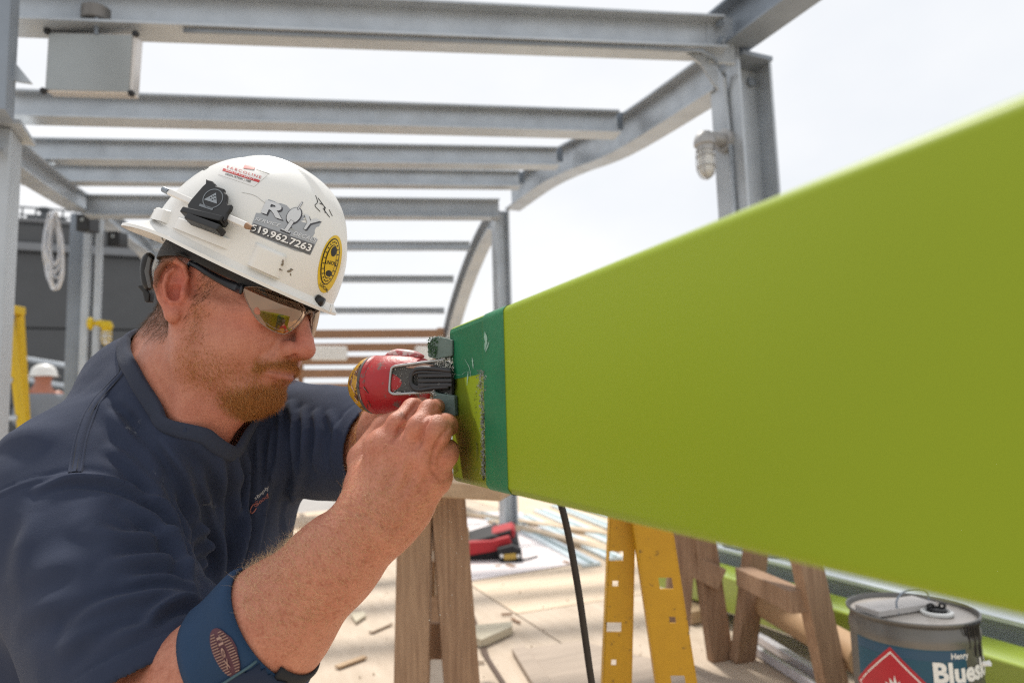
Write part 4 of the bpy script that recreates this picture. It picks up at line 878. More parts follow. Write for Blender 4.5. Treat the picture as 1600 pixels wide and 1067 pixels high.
def sd_lhand(p):
    pl_ = P(646, 618, .715); d = cone(p, WL, pl_, .028, .026)
    for k, (x, y) in enumerate(((634, 590), (642, 600), (650, 610), (655, 622))):
        d = smin(d, chain(p, [P(x - 14, y + 12, .715), P(x + 6, y - 4, .712), P(x + 18, y + 2, .70), P(x + 14, y + 12, .695)], [.012, .0105, .0095, .008], .004), .004)
    return smin(d, chain(p, [pl_, P(640, 638, .70), P(650, 640, .69)], [.016, .012, .010], .005), .01)

# ---------------------------------------------------------------- whole body
def sd_legs(p):
    d = None
    for s in (-1, 1):
        hip = PEL + sh_ax * s * .09 - up * .04; kn = np.array([*(hip + tf * (.26) + sh_ax * s * .05)[:2], .075]); an = np.array([*(kn - tf * .42)[:2], .06]); toe = an - tf * .10 - up * .02
        c = chain(p, [hip, kn], [.10, .068], .03); c = smin(c, chain(p, [kn, kn * .6 + an * .4 + up * .01, an], [.064, .058, .045], .02), .03); c = smin(c, cone(p, an, toe, .042, .035), .02); d = c if d is None else smin(d, c, .02)
    return d
_gb = [(sd_head, hw((10, 0, 0)), .17), (sd_neck, hw((-20, 0, -110)), .20), (sd_torso, CHC, .47), (sd_rarm, (SR + WR) / 3 + ER / 3, .40), (sd_rhand, PALM, .13), (sd_larm, (SL + WL) / 3 + EL / 3, .34), (sd_lhand, P(668, 615, .70), .09), (sd_legs, PEL - up * .2 - tf * .05, .60)]
def sd_body(p):
    d = np.full(len(p), 9.0, f32)
    for i, (fn, c, R) in enumerate(_gb):
        b = sph(p, c, R); m = b < .06
        if m.any():
            e = np.maximum(b, .05); e[m] = fn(p[m]); k = {1: .020, 2: .026, 3: .03, 4: .012, 5: .03, 6: .012, 7: .06}.get(i, .01); d = smin(d, e, k)
        else: d = np.minimum(d, b)
    return d
T0 = __import__('time').time()
# fine mesh for what shows (head, neck, forearms, hands); the covered trunk and legs come from a coarser pass of the same surface
lo, hi = np.array([min(HT[0], SR[0], ER[0], PEL[0]) - .32, min(SR[1], ER[1], WR[1]) - .25, 0.0]), np.array([max(WR[0], HT[0], PALM[0]) + .14, max(SL[1], EL[1]) + .30, HT[2] + .20])
BODY_H = 0.0016 if not globals().get('QUICK') else .003
def hidden(c, r):                                                         # blocks wholly beneath the shirt or out of the photo: meshed at the coarse step only
    return np.zeros(len(c), bool)
def shown(p):
    return (sph(p, hw((10, 0, -20)), .235) < 0) | (seg_dist(p, [SR * .45 + ER * .55, ER, WR, PALM, P(690, 640, .62)])[0] < .115) | (seg_dist(p, [EL, WL, P(680, 610, .69)])[0] < .085)
V, Q = surface_nets(sd_body, lo, hi, BODY_H, 36, skip=lambda c, r: ~shown(c))

def coarse_fn(p): return smin(smin(sd_torso(p, -.004), smin(sd_rarm(p), sd_larm(p), .02) + .004, .03), sd_legs(p) + .004, .05)
Vc, Qc = surface_nets(coarse_fn, lo, hi, .008, 20)
keepf = ~shown(Vc)[Qc].all(1); Qc = Qc[keepf]
nF = len(V)
V = relax(V, Q, 1, .35); Nn = vnormals(V, Q)
# ---- skin relief: tendons, knuckle creases, wrist crease, pores of the ear left to the material
def px3(pts, d): return np.array([P(x, y, d) for x, y in pts])
def on(sdf, pts, d0): a = np.array(pts, float); return cast(sdf, a[:, 0], a[:, 1], d0)
def crease(paths, sdf, d0, w, a):
    global V
    for pts in paths:
        L = spline(on(sdf, pts, d0), 14); c = L.mean(0); R = np.linalg.norm(L - c, axis=1).max() + w * 4; ids = np.where(((V - c) ** 2).sum(1) < R * R)[0]
        dd, t = seg_dist(V[ids], L); V[ids] += Nn[ids] * (a * np.exp(-(dd / w) ** 2) * np.sin(np.pi * np.clip(t * .9 + .05, 0, 1)) ** .5)[:, None]
hd = lambda p: smin(sd_rhand(p), sd_rarm(p), .012)
crease([[(526, 795), (545, 797), (572, 806), (600, 822), (628, 836)]], hd, .5, .0025, -.0012)
crease([[(603, 838), (625, 843), (642, 836)], [(610, 826), (626, 824), (640, 812)]], hd, .5, .0020, -.0008)
crease([[(598, 700), (597, 740), (593, 785)], [(638, 712), (626, 745), (608, 790)], [(664, 728), (648, 758), (622, 796)], [(678, 752), (662, 778), (636, 806)]], hd, .5, .0045, .0014)       # tendons
crease([[(618, 702), (616, 735), (608, 770)], [(651, 722), (640, 750), (622, 780)]], hd, .5, .006, -.0015)
crease([[(622, 651), (628, 656), (634, 664)], [(626, 648), (632, 653), (638, 660)], [(652, 654), (658, 655), (664, 659)], [(654, 650), (660, 651), (667, 655)], [(672, 668), (682, 672), (693, 671)], [(684, 706), (694, 711), (704, 708)]], hd, .5, .0011, -.0006)
crease([[(613, 690), (624, 672), (638, 650), (652, 630)], [(654, 698), (660, 676), (670, 654), (681, 636)], [(675, 722), (679, 700), (690, 682), (702, 668)]], hd, .5, .0017, -.0034)
crease([[(657, 682), (659, 696), (672, 706)], [(676, 714), (674, 732), (688, 748)], [(688, 752), (694, 750), (700, 744)]], hd, .5, .0018, -.0012)
crease([[(404, 905), (450, 880), (510, 830)], [(470, 1000), (540, 930), (600, 860)]], hd, .5, .02, .0015)
body_head = lambda p: smin(sd_head(p), sd_neck(p), .02)
crease([[(232, 540), (240, 580), (262, 622)], [(262, 545), (275, 580), (290, 612)]], body_head, .75, .0018, -.0008)     # neck folds
crease([[(382, 476), (374, 472), (366, 466)], [(384, 482), (376, 483), (367, 482)]], body_head, .75, .0014, -.0006)      # crow's feet
crease([[(434, 528), (424, 545), (417, 562)]], body_head, .75, .0022, -.0009)
V += Nn * (noise3(V, 160, 3) * .00018 + noise3(V, 60, 5) * .0003)[:, None]
Nn = vnormals(V, Q)
# ---- skin colour of the person (freckled, sunburnt): stays with the body, no light in it
hq = (V - HT) @ HR * 1000; am = hq.copy(); am[:, 1] = np.abs(am[:, 1])
def blob(p, c, r): return np.exp(-(((p - np.array(c)) / np.array(r)) ** 2).sum(1))
C = np.tile(np.array([.54, .240, .160]), (nF, 1))
red = np.clip(.55 * blob(am, (60, 45, -12), (34, 22, 22)) + .8 * blob(hq, (112, 0, -25), (16, 18, 18)) + .9 * blob(am, (-12, 82, 10), (22, 16, 34)) + .35 * blob(hq, (20, 0, -130), (70, 70, 40)) + .25 * blob(hq, (90, 0, 45), (30, 60, 18)), 0, 1)
hp = np.zeros(nF)
for k in ('index', 'middle', 'ring', 'little'):
    for j, w in ((0, .013), (1, .011), (2, .009)): hp += .6 * np.exp(-((V - HJ[k][0][j]) ** 2).sum(1) / w ** 2)
red = np.clip(red + hp * .8, 0, 1)[:, None]
C = C * (1 - red) + np.array([.54, .155, .112]) * red
mot = noise3(V, 55, 1) * .5 + noise3(V, 120, 2) * .5
C *= (1 + .17 * mot[:, None] * np.array([.6, 1.1, 1.2])) * 1
lip = np.clip(blob(am, (96, 6, -54), (8, 14, 3.4)) + blob(am, (93, 6, -66), (8, 13, 4.2)), 0, 1)[:, None] * .8
C = C * (1 - lip) + np.array([.33, .100, .072]) * lip
arm = np.exp(-(seg_dist(V, [ER, WR])[0] / .085) ** 4)[:, None]
fre = np.clip((noise3(V, 420, 6) + .9 * noise3(V, 640, 9) - .22) * 1.5, 0, 1)[:, None] * (.25 + .75 * arm)
C = C * (1 - .34 * fre * np.array([.55, .85, 1.0]))
# beard density on the face, in head millimetres
def beard_density(h):
    a = h.copy(); a[:, 1] = np.abs(a[:, 1]); F, Lr, U = a[:, 0], a[:, 1], a[:, 2]
    chin = np.clip(2.3 - 1.6 * np.sqrt(((F - 74) / 44) ** 2 + (Lr / 38) ** 2 + ((U + 99) / 21) ** 2), 0, 1)
    must = np.exp(-((U + 49.5 + np.clip(Lr - 8, 0, 40) * .42) / 6.0) ** 2) * (Lr < 34) * (F > 74)
    jaw = np.clip(1.3 - np.abs(U + 78 + (40 - F) * -.25) / 30, 0, 1) * np.clip((F + 6) / 22, 0, 1) * np.clip((Lr - 20) / 20, 0, 1) * .24
    side = np.clip(1 - np.abs(F - 14) / 16, 0, 1) * np.clip((U + 85) / 30, 0, 1) * (U < 26) * (Lr > 48) * .22
    around = np.exp(-((Lr - 30) / 9) ** 2) * (U < -48) * (U > -90) * (F > 60) * .34
    lipm = (np.exp(-((U + 62.5) / 5.5) ** 2) * (Lr < 27) * (F > 82)); soul = np.exp(-((U + 76) / 7) ** 2) * (Lr < 12) * (F > 75) * .6
    d = np.maximum.reduce([chin, must, jaw, side, around, soul]) * (1 - np.clip(lipm * 1.3, 0, 1)); return np.clip(d, 0, 1) * (U > -135) * (F > -12)
bd_ = beard_density(hq) * (np.abs(hq[:, 1]) < 78); bdm = (bd_ * .70)[:, None]
C = C * (1 - bdm) + np.array([.29, .115, .036]) * bdm
scalp = (np.clip((hq[:, 2] - (6 + np.clip(hq[:, 0] + 20, 0, 200) * .52)) / 10, 0, 1) * (hq[:, 0] < 62) + (np.clip((-hq[:, 0] - 22) / 16, 0, 1) * np.clip((hq[:, 2] + 52) / 26, 0, 1))) ; scalp = np.clip(scalp, 0, 1) * (blob(am, (-10, 82, 10), (26, 13, 38)) < .25)
C = C * (1 - .6 * scalp[:, None]) + np.array([.10, .055, .028]) * .6 * scalp[:, None]
dirt = np.clip(noise3(V, 240, 11) + noise3(V, 90, 12) - .85, 0, 1)[:, None] * np.exp(-(seg_dist(V, [HJ['index'][0][1], HJ['little'][0][1]])[0] / .03) ** 2)[:, None]
C = C * (1 - .6 * dirt)
Vall = np.concatenate([V, Vc]); Qall = np.concatenate([Q, Qc + nF]); Call = np.clip(np.concatenate([C, np.tile([.47, .235, .16], (len(Vc), 1))]), 0, 1)
me = mesh_np('person', Vall, Qall); set_col(me, 'skin', Call)
SKIN = mat('skin', (1.0, 1.0, 1.0), 0.46, var=.60, scale=560, col2=(.50, .32, .24), bump=.38, bscale=900, attr='skin', sss=.06, spec=.36, rvar=.06)
man = link('person', me, SKIN, None, True, fix=False)
# put the origin on the deck under the man
org = Vector((PEL[0], PEL[1], 0.0)); me.transform(Matrix.Translation(-org)); man.location = org
tag(man, 'kneeling man in navy T-shirt and white hard hat holding a red power tool', 'person')
print('body', nF, len(Vc), __import__('time').time() - T0)

# ---------------------------------------------------------------- hair: real strands as thin prisms
def strands(name, pts, nrm, flow, lens, rad, m, curl=.25, lift=.5, parent=man, seg=3):
    n = len(pts); L = np.broadcast_to(lens, (n,))[:, None]; nrm = nrm / np.linalg.norm(nrm, axis=1)[:, None]
    fl = flow - nrm * (flow * nrm).sum(1)[:, None]; fl = fl / np.maximum(np.linalg.norm(fl, axis=1)[:, None], 1e-9); d = nrm * lift + fl * (1 - lift) + RNG.normal(size=(n, 3)) * curl; d /= np.linalg.norm(d, axis=1)[:, None]
    bend = fl * .7 - nrm * .25 + RNG.normal(size=(n, 3)) * curl * 1.4
    side = np.cross(d, RNG.normal(size=(n, 3))); side /= np.linalg.norm(side, axis=1)[:, None]; oth = np.cross(d, side); vs = []
    for s in range(seg + 1):
        t = s / seg; c = pts + d * L * t + bend * L * t * t * .55 - nrm * .0004 * (s == 0); r = rad * (1 - .75 * t)
        for k in range(3): a = 2 * math.pi * k / 3; vs.append(c + r * (math.cos(a) * side + math.sin(a) * oth))
    Vh = np.stack(vs, 1).reshape(-1, 3); b0 = np.arange(n)[:, None] * 3 * (seg + 1); q = []
    for s in range(seg):
        for k in range(3): q.append(np.stack([b0[:, 0] + s * 3 + k, b0[:, 0] + s * 3 + (k + 1) % 3, b0[:, 0] + (s + 1) * 3 + (k + 1) % 3, b0[:, 0] + (s + 1) * 3 + k], 1))
    me = mesh_np(name, Vh, np.concatenate(q)); o = link(name, me, m, parent, True, fix=False); o['kind'] = 'stuff'; return o
def sample(weight, n):
    """n random points on the fine skin with probability by vertex weight"""
    A = np.linalg.norm(np.cross(V[Q[:, 2]] - V[Q[:, 0]], V[Q[:, 3]] - V[Q[:, 1]]), axis=1); w = A * weight[Q].mean(1); i = RNG.choice(len(Q), n, p=w / w.sum()); u, v = RNG.random((2, n, 1)); q = V[Q[i]]
    return (q[:, 0] * (1 - u) + q[:, 1] * u) * (1 - v) + (q[:, 3] * (1 - u) + q[:, 2] * u) * v, Nn[Q[i, 0]]
HB = mat('beard_hair', (.56, .24, .070), .45, var=.6, scale=600, col2=(.30, .11, .026), spec=.3); HB2 = mat('pale_hair', (.66, .42, .20), .45, var=.3, scale=500, spec=.3); HB4 = mat('blond_hair', (.74, .53, .30), .4, var=.25, scale=500, spec=.4); HB3 = mat('brown_hair', (.11, .060, .030), .5, var=.4, scale=600, spec=.3)
dn = wd_([.25, 0, -1]); fh = lambda p: (p - HT) @ HR * 1000
p_, n_ = sample(bd_ ** 1.2, 21000); strands('beard', p_, n_, np.tile(dn, (len(p_), 1)) + wd_([.4, 0, 0]), RNG.uniform(.003, .0080, len(p_)) * (.35 + .85 * beard_density(fh(p_))), .00018, HB, .28, .42)
p_, n_ = sample(np.clip(bd_, 0, 1) ** 1.3, 3800); strands('beard', p_, n_, np.tile(dn, (len(p_), 1)), RNG.uniform(.002, .006, len(p_)), .00013, HB2, .3, .45)
hz_ = np.exp(-(((hq[:, 0] - 12) / 14) ** 2 + ((hq[:, 2] - 8) / 26) ** 2)) * (np.abs(hq[:, 1]) > 50) * (blob(am, (-12, 82, 10), (24, 13, 36)) < .3) + scalp * (hq[:, 2] < 60)
p_, n_ = sample(hz_, 6000); strands('head_hair', p_, n_, np.tile(wd_([-.5, 0, -1]), (len(p_), 1)), RNG.uniform(.004, .011, len(p_)), .00014, HB3, .22, .28)
brow = np.exp(-(((hq[:, 2] - 33) / 5) ** 2)) * (np.abs(hq[:, 1]) > 12) * (np.abs(hq[:, 1]) < 56) * (hq[:, 0] > 55)
p_, n_ = sample(brow, 700); strands('eyebrow', p_, n_, np.tile(wd_([-.3, -.6, .2]), (len(p_), 1)), RNG.uniform(.004, .009, len(p_)), .00016, HB, .2, .3)
tpar = ((V - ER) @ (WR - ER)) / ((WR - ER) @ (WR - ER)); wa = (tpar > .56) * np.exp(-(seg_dist(V, [ER + (WR - ER) * .60, ER + (WR - ER) * .90])[0] / .062) ** 8)
p_, n_ = sample(wa * np.clip(Nn @ (-fwd) - .2, 0, 1), 2200); ax_ = (WR - ER) / np.linalg.norm(WR - ER); strands('arm_hair', p_, n_, np.tile(-ax_ * .2 + up * .5 + np.cross(ax_, fwd) * .8, (len(p_), 1)) + RNG.normal(size=(len(p_), 3)) * .3, RNG.uniform(.004, .009, len(p_)), .00009, HB4, .3, .30)
wa2 = wa * (tpar < .82) * np.clip(Nn @ (up * .7 - rt_h * .7), 0, 1) ** 2
wa2 = wa2 * np.clip(1.25 - seg_dist(V, [ER, ER * .38 + WR * .62])[0] / .09, 0, 1)
p_, n_ = sample(wa2, 620); strands('arm_hair', p_, n_, np.tile(up * .6 - ax_ * .3, (len(p_), 1)) + RNG.normal(size=(len(p_), 3)) * .4, RNG.uniform(.006, .013, len(p_)), .00008, HB4, .3, .5)
wh_ = np.exp(-(((V - PALM) ** 2).sum(1) / .05 ** 2) ** 2) * np.clip(Nn @ HN, 0, 1)
p_, n_ = sample(wh_, 600); strands('arm_hair', p_, n_, np.tile(rt_h + up * .3, (len(p_), 1)), RNG.uniform(.004, .009, len(p_)), .00010, HB2, .3, .3)
wl_ = np.exp(-(seg_dist(V, [EL, EL * .6 + WL * .4])[0] / .06) ** 6)
p_, n_ = sample(wl_, 900); strands('arm_hair', p_, n_, np.tile(up * .6 + rt_h, (len(p_), 1)), RNG.uniform(.004, .008, len(p_)), .00009, HB4, .3, .35)

# ---------------------------------------------------------------- T-shirt
SLV = SR + (ER - SR) * .87; SLE = EL - (EL - SL) * .10
mid0_ = C7 * .5 + THR * .5
def sd_shirt(p):
    d = sd_torso(p, .015); m = sph(p, mid0_, .16) < 0
    if m.any(): d[m] = smin(d[m], sd_neck(p[m]) - .006, .03)
    A = frame(up * .92 + tf * .3, sh_ax)
    d = smin(d, ell(p, CHC - up * .10 + tf * .015, (.162, .110, .22), A), .07)
    e = cone(p, SR + sh_ax * .02, SLV + (ER - SR) * .08, .086, .071); e = smin(e, cone(p, SR - up * .03, SLV - up * .012, .078, .066), .04)
    d = smin(d, e, .045)
    d = smin(d, smin(cone(p, SL - sh_ax * .03, SL * .4 + EL * .6, .078, .066), cone(p, SL * .5 + EL * .5 - up * .012, EL + (EL - SL) * .1, .068, .052), .03), .045)
    return d
slo, shi = np.array([min(SR[0], PEL[0], ER[0]) - .25, min(SR[1], ER[1], PEL[1]) - .22, PEL[2] - .16]), np.array([max(EL[0], CHC[0]) + .25, SL[1] + .30, C7[2] + .15])
SV, SQ = surface_nets(sd_shirt, slo, shi, .0034, 36); SV = relax(SV, SQ, 4, .5)
def cs(pts, d0=.45): a = np.array(pts, float); return cast(sd_shirt, a[:, 0], a[:, 1], d0)
# neck hole: visible half traced on the cloth, other half mirrored across the body
nk_ax = up * .9 + tf * .15 - tf * .0; nk_ax = (hw((-12, 0, -45)) - (C7 * .5 + THR * .5)); nk_ax /= np.linalg.norm(nk_ax)
mid0 = C7 * .5 + THR * .5; bx = sh_ax - nk_ax * (sh_ax @ nk_ax); bx /= np.linalg.norm(bx); by = np.cross(nk_ax, bx); by = by if by @ tf > 0 else -by
to2 = lambda p: np.stack([(p - mid0) @ bx, (p - mid0) @ by], -1)
vis = spline(cs([(196, 545), (208, 572), (224, 602), (243, 632), (268, 662), (297, 689), (324, 705)]), 24); v2 = to2(vis)
tip = v2[-1]; v2[:, 0] -= tip[0] * np.linspace(0, 1, len(v2)); back = np.array([0, v2[0, 1] - .035])
hgt = (vis - mid0) @ nk_ax; cur2 = np.vstack([v2, (v2 * [-1, 1])[::-1][1:]]); fr_ = np.linspace(0, 1, len(hgt)); curh = np.concatenate([hgt, (hgt[::-1] + .045 * np.clip(fr_ * 4, 0, 1) * np.clip((1 - fr_) * 2.5, 0, 1))[1:]])
ctr = np.array([0, (v2[:, 1].max() + v2[:, 1].min()) / 2])
angc = np.arctan2(cur2[:, 0] - ctr[0], cur2[:, 1] - ctr[1]); oo = np.argsort(angc); per = lambda v: (np.concatenate([angc[oo] - 2 * np.pi, angc[oo], angc[oo] + 2 * np.pi]), np.tile(v[oo], 3))
def hole_h(p): s = to2(p); return np.interp(np.arctan2(s[:, 0] - ctr[0], s[:, 1] - ctr[1]), *per(curh))
ths = np.linspace(-np.pi, np.pi, 141)[:-1]; Rc = np.interp(ths, *per(np.linalg.norm(cur2 - ctr, axis=1))); Hc = np.interp(ths, *per(curh))
CUR = mid0 + np.outer(ctr[0] + np.sin(ths) * Rc, bx) + np.outer(ctr[1] + np.cos(ths) * Rc, by) + np.outer(Hc, nk_ax)
def sdf_grad(fn, p, h=.002): return np.stack([(fn((p + h * np.eye(3)[k]).astype(f32)) - fn((p - h * np.eye(3)[k]).astype(f32))) / (2 * h) for k in range(3)], 1)
for _ in range(3): gN = sdf_grad(sd_shirt, CUR); CUR = CUR - gN * sd_shirt(CUR.astype(f32))[:, None]
for _ in range(4): CUR = .5 * CUR + .25 * (np.roll(CUR, 1, 0) + np.roll(CUR, -1, 0))
tang = np.roll(CUR, -1, 0) - np.roll(CUR, 1, 0); tang /= np.linalg.norm(tang, axis=1)[:, None]
gN = sdf_grad(sd_shirt, CUR); gN /= np.linalg.norm(gN, axis=1)[:, None]; DWN = np.cross(gN, tang); DWN *= np.sign((DWN * -nk_ax).sum(1))[:, None]; DWN /= np.linalg.norm(DWN, axis=1)[:, None]
in_neck = np.zeros(len(SV), bool); ids = np.where((np.linalg.norm(SV - mid0, axis=1) < .26) & (sd_neck(SV.astype(f32)) < .05))[0]
D2 = ((SV[ids][:, None] - CUR[None]) ** 2).sum(2); kk = D2.argmin(1); in_neck[ids] = (((SV[ids] - CUR[kk]) * DWN[kk]).sum(1) < .001) & ((to2(SV[ids])[:, 0] < .012) | (sd_neck(SV[ids].astype(f32)) < .015)) & ((SV[ids] - mid0) @ nk_ax > hgt.min() - .006)
arm_ax = (ER - SR) / np.linalg.norm(ER - SR); lax = (EL - SL) / np.linalg.norm(EL - SL)
hem_n = rt_h * .50 - up * .80 - fwd_h * .34; hem_n /= np.linalg.norm(hem_n)
cut_r = ((SV - SLV) @ hem_n > 0) & (np.linalg.norm(SV - (SLV + arm_ax * .06), axis=1) < .19) & (sd_torso(SV.astype(f32), .024) > 0) & (sd_rarm(SV.astype(f32)) < .075)
cut_l = ((SV - SLE) @ lax > 0) & (np.linalg.norm(SV - (SLE + lax * .04), axis=1) < .12)
cut_h = SV[:, 2] < PEL[2] - .07
gone = in_neck | cut_r | cut_l | cut_h; SQ = SQ[~gone[SQ].any(1)]
use = np.unique(SQ); rm = -np.ones(len(SV), int); rm[use] = np.arange(len(use)); SV = SV[use]; SQ = rm[SQ]
ed = np.sort(np.concatenate([SQ[:, [0, 1]], SQ[:, [1, 2]], SQ[:, [2, 3]], SQ[:, [3, 0]]]), 1); eu, ec = np.unique(ed, axis=0, return_counts=True); bv = np.unique(eu[ec == 1])
hemr = (SV - SLV) @ hem_n; hl_ = (SV - SLE) @ lax; isr = np.zeros(len(SV), bool); isl = isr.copy()
k1 = bv[(np.abs(hemr[bv]) < .009) & (np.linalg.norm(SV[bv] - SLV, axis=1) < .15)]; SV[k1] -= hem_n * hemr[k1][:, None]
k2 = bv[(np.abs(hl_[bv]) < .009) & (np.linalg.norm(SV[bv] - SLE, axis=1) < .12)]; SV[k2] -= lax * hl_[k2][:, None]
SN = vnormals(SV, SQ)
FOLD = [  # photo polyline, ridge height mm, width mm, valley side (+1 right of the path, -1 left)
    ([(364, 655), (368, 716), (371, 800), (370, 850), (362, 935)], 9, 8, 1), ([(382, 662), (385, 720), (382, 780), (372, 850), (362, 905)], 6.5, 6, 1),
    ([(401, 665), (404, 720), (401, 790), (392, 850), (383, 890)], 6, 5.5, 1), ([(427, 672), (421, 720), (411, 785), (400, 850), (394, 885)], 6.5, 6, 1),
    ([(436, 640), (438, 690), (428, 745), (416, 790)], 5, 5, 1), ([(452, 630), (461, 665), (463, 720), (458, 775), (448, 840)], 7, 6.5, 1), ([(472, 640), (478, 680), (474, 725), (462, 768)], 6, 6, 1),
    ([(492, 645), (498, 685), (492, 730)], 4.5, 6, 1), ([(515, 645), (524, 680), (520, 722)], 3.5, 6, 1), ([(344, 690), (350, 740), (349, 800), (352, 860), (344, 930)], 4.5, 9, 1),
    ([(272, 690), (292, 720), (312, 752), (330, 800), (345, 860), (352, 910)], 6.5, 8, -1), ([(256, 690), (285, 728), (306, 784), (318, 855), (330, 925), (338, 970)], 7, 8, -1),
    ([(236, 670), (262, 706), (284, 752), (300, 815), (318, 880), (332, 945)], 9, 9, -1), ([(214, 662), (240, 708), (264, 756), (286, 822), (302, 860)], 6, 8, -1),
    ([(180, 650), (210, 690), (238, 736), (258, 788), (276, 826)], 5, 9, -1), ([(176, 700), (206, 724), (238, 770), (262, 812)], 4, 8, 1),
    ([(60, 762), (110, 746), (170, 752), (222, 774), (262, 806), (292, 850), (306, 888)], 5, 6, 1), ([(205, 790), (250, 822), (284, 866), (302, 910)], 6.5, 8, 1),
    ([(286, 846), (244, 836), (192, 838), (150, 830)], 3.6, 9, 1), ([(301, 890), (262, 872), (222, 872), (172, 884)], 4.2, 8, 1), ([(312, 924), (280, 906), (236, 902), (200, 908)], 3.8, 7, 1), ([(317, 944), (286, 938), (252, 950), (226, 976)], 6, 6, -1),
    ([(308, 934), (262, 926), (214, 932), (160, 948), (110, 975)], 4.2, 8, 1), ([(40, 902), (108, 880), (176, 890)], 2.6, 17, 1), ([(24, 965), (96, 934), (166, 930)], 2.8, 15, 1), ([(112, 800), (158, 832), (190, 884)], 2.2, 15, 1),
    ([(236, 985), (200, 990), (150, 1012)], 3, 8, 1), ([(90, 1020), (130, 992), (190, 966)], 2.6, 11, 1), ([(60, 800), (40, 850), (30, 900)], 2.5, 18, 1),
    ([(190, 620), (220, 650), (250, 690)], 3, 7, -1), ([(150, 620), (185, 665), (205, 700)], 2.5, 9, -1), ([(300, 780), (306, 830), (318, 900)], 4, 8, 1), ([(0, 690), (40, 676), (90, 690)], 2, 16, 1)]
ND = SV @ np.ones(3) * 0
for pts, a, w, sd in FOLD:
    a, w = a * .00165, w * .00085; Lc = spline(cs(pts), 26); c = Lc.mean(0); R = np.linalg.norm(Lc - c, axis=1).max() + w * 5; ids = np.where(((SV - c) ** 2).sum(1) < R * R)[0]
    dd, t = seg_dist(SV[ids], Lc); tan = np.gradient(Lc, axis=0); ii = np.clip((t * 25).round().astype(int), 0, 25); rt = np.cross(SN[ids], tan[ii]); rt /= np.maximum(np.linalg.norm(rt, axis=1)[:, None], 1e-9); sgn_ = ((SV[ids] - Lc[ii]) * rt).sum(1) * (1 if (np.cross(SN[ids[0]] if len(ids) else up, tan[0]) @ rt_h) >= 0 else 1) * -sd
    facing = np.clip((SN[ids] * (CAMPOS - SV[ids])).sum(1) * 4 + .4, 0, 1); tap = np.sin(np.pi * np.clip(t * .92 + .04, 0, 1)) ** .7
    u = dd / w; prof = np.exp(-u ** 2) - .75 * np.exp(-((u - 1.7) / .9) ** 2) * (sgn_ > 0) - .22 * np.exp(-((u - 1.9) / 1.0) ** 2) * (sgn_ <= 0); ND[ids] += a * prof * tap * facing
st = np.stack([SV @ arm_ax * 40, SV @ sh_ax * 14, SV @ up * 10], 1)
ND += noise3(SV, 26, 21) * .0016 + noise3(SV, 55, 22) * .0007
back_w = np.clip(-(SN @ fwd) * -1, 0, 1); ND += back_w * noise3(SV * np.array([1, 1, .3]), 30, 8) * .005
near_c = np.linalg.norm(SV - mid0, axis=1) < .25; fade = np.ones(len(SV)); fade[near_c] = np.clip(seg_dist(SV[near_c], CUR[::3])[0] / .035, 0, 1); ND *= fade
nearR = (np.linalg.norm(SV - (SLV - arm_ax * .02), axis=1) < .14) & (sd_rarm(SV.astype(f32)) < .07) & (sd_torso(SV.astype(f32), .024) > 0); nearL = np.linalg.norm(SV - SLE, axis=1) < .11
for m_h, dpl in ((nearR, hemr), (nearL, hl_)):
    ND[m_h] *= .45 + .55 * np.clip(-dpl[m_h] / .03, 0, 1); ND[m_h] += (.0011 * (dpl[m_h] > -.021) - .0016 * np.exp(-((dpl[m_h] + .0225) / .0020) ** 2))
SV = SV + SN * ND[:, None]; SV = relax(SV, SQ, 1, .35); SN = vnormals(SV, SQ)
# stitched seams: twin shallow lines
def seam(pts, a=.0008, w=.0016, gap=.0032, d0=.45):
    global SV
    Lc = spline(cs(pts, d0), 40); c = Lc.mean(0); R = np.linalg.norm(Lc - c, axis=1).max() + .02; ids = np.where(((SV - c) ** 2).sum(1) < R * R)[0]; dd, t = seg_dist(SV[ids], Lc)
    SV[ids] += SN[ids] * (a * np.exp(-(dd / .006) ** 4) - 1.3 * a * np.exp(-((dd - gap * 1.4) / w) ** 2))[:, None]
seam([(0, 772), (58, 748), (112, 742), (170, 752), (222, 774), (258, 802)], .0011)
shirt_me = mesh_np('t_shirt', SV, SQ)
SHIRT = mat('navy_cotton', (.034, .044, .078), .88, var=.35, scale=14, col2=(.015, .021, .040), bump=.4, bscale=1500, sheen=.07, spec=.15, wear=(.13, .14, .165), wear_scale=17, wear_at=.655)
shirt = link('t_shirt', shirt_me, SHIRT, man, True, fix=False); md = shirt.modifiers.new('thick', 'SOLIDIFY'); md.thickness = .0022; md.offset = -1
# hem bands and ribbed collar: strips a little proud of the cloth
def bvh_of(Vv, Qv): return BVHTree.FromPolygons([tuple(v) for v in Vv], [tuple(int(i) for i in q) for q in Qv])
SB = bvh_of(SV, SQ)
COLL = mat('navy_rib', (.040, .048, .074), .9, var=.3, scale=30, bump=.5, bscale=700, sheen=.05, spec=.15)
grid = []; cur = CUR.copy()
for k_, lift in ((-.0035, -.0035), (-.004, .0012), (-.0015, .0032), (.004, .0036), (.0085, .0034), (.0125, .0032), (.0145, .0016), (.0150, -.002)):
    n_3 = sdf_grad(sd_shirt, cur); n_3 /= np.linalg.norm(n_3, axis=1)[:, None]; dwn = np.cross(n_3, tang); dwn *= np.sign((dwn * -nk_ax).sum(1))[:, None]; dwn /= np.linalg.norm(dwn, axis=1)[:, None]
    q3 = cur + dwn * k_
    for _ in range(2): q3 = q3 - sdf_grad(sd_shirt, q3) * sd_shirt(q3.astype(f32))[:, None]
    n_3 = sdf_grad(sd_shirt, q3); n_3 /= np.linalg.norm(n_3, axis=1)[:, None]; grid.append(q3 + n_3 * lift)
G = np.array(grid)
for _ in range(3): G = .5 * G + .25 * (np.roll(G, 1, 1) + np.roll(G, -1, 1))
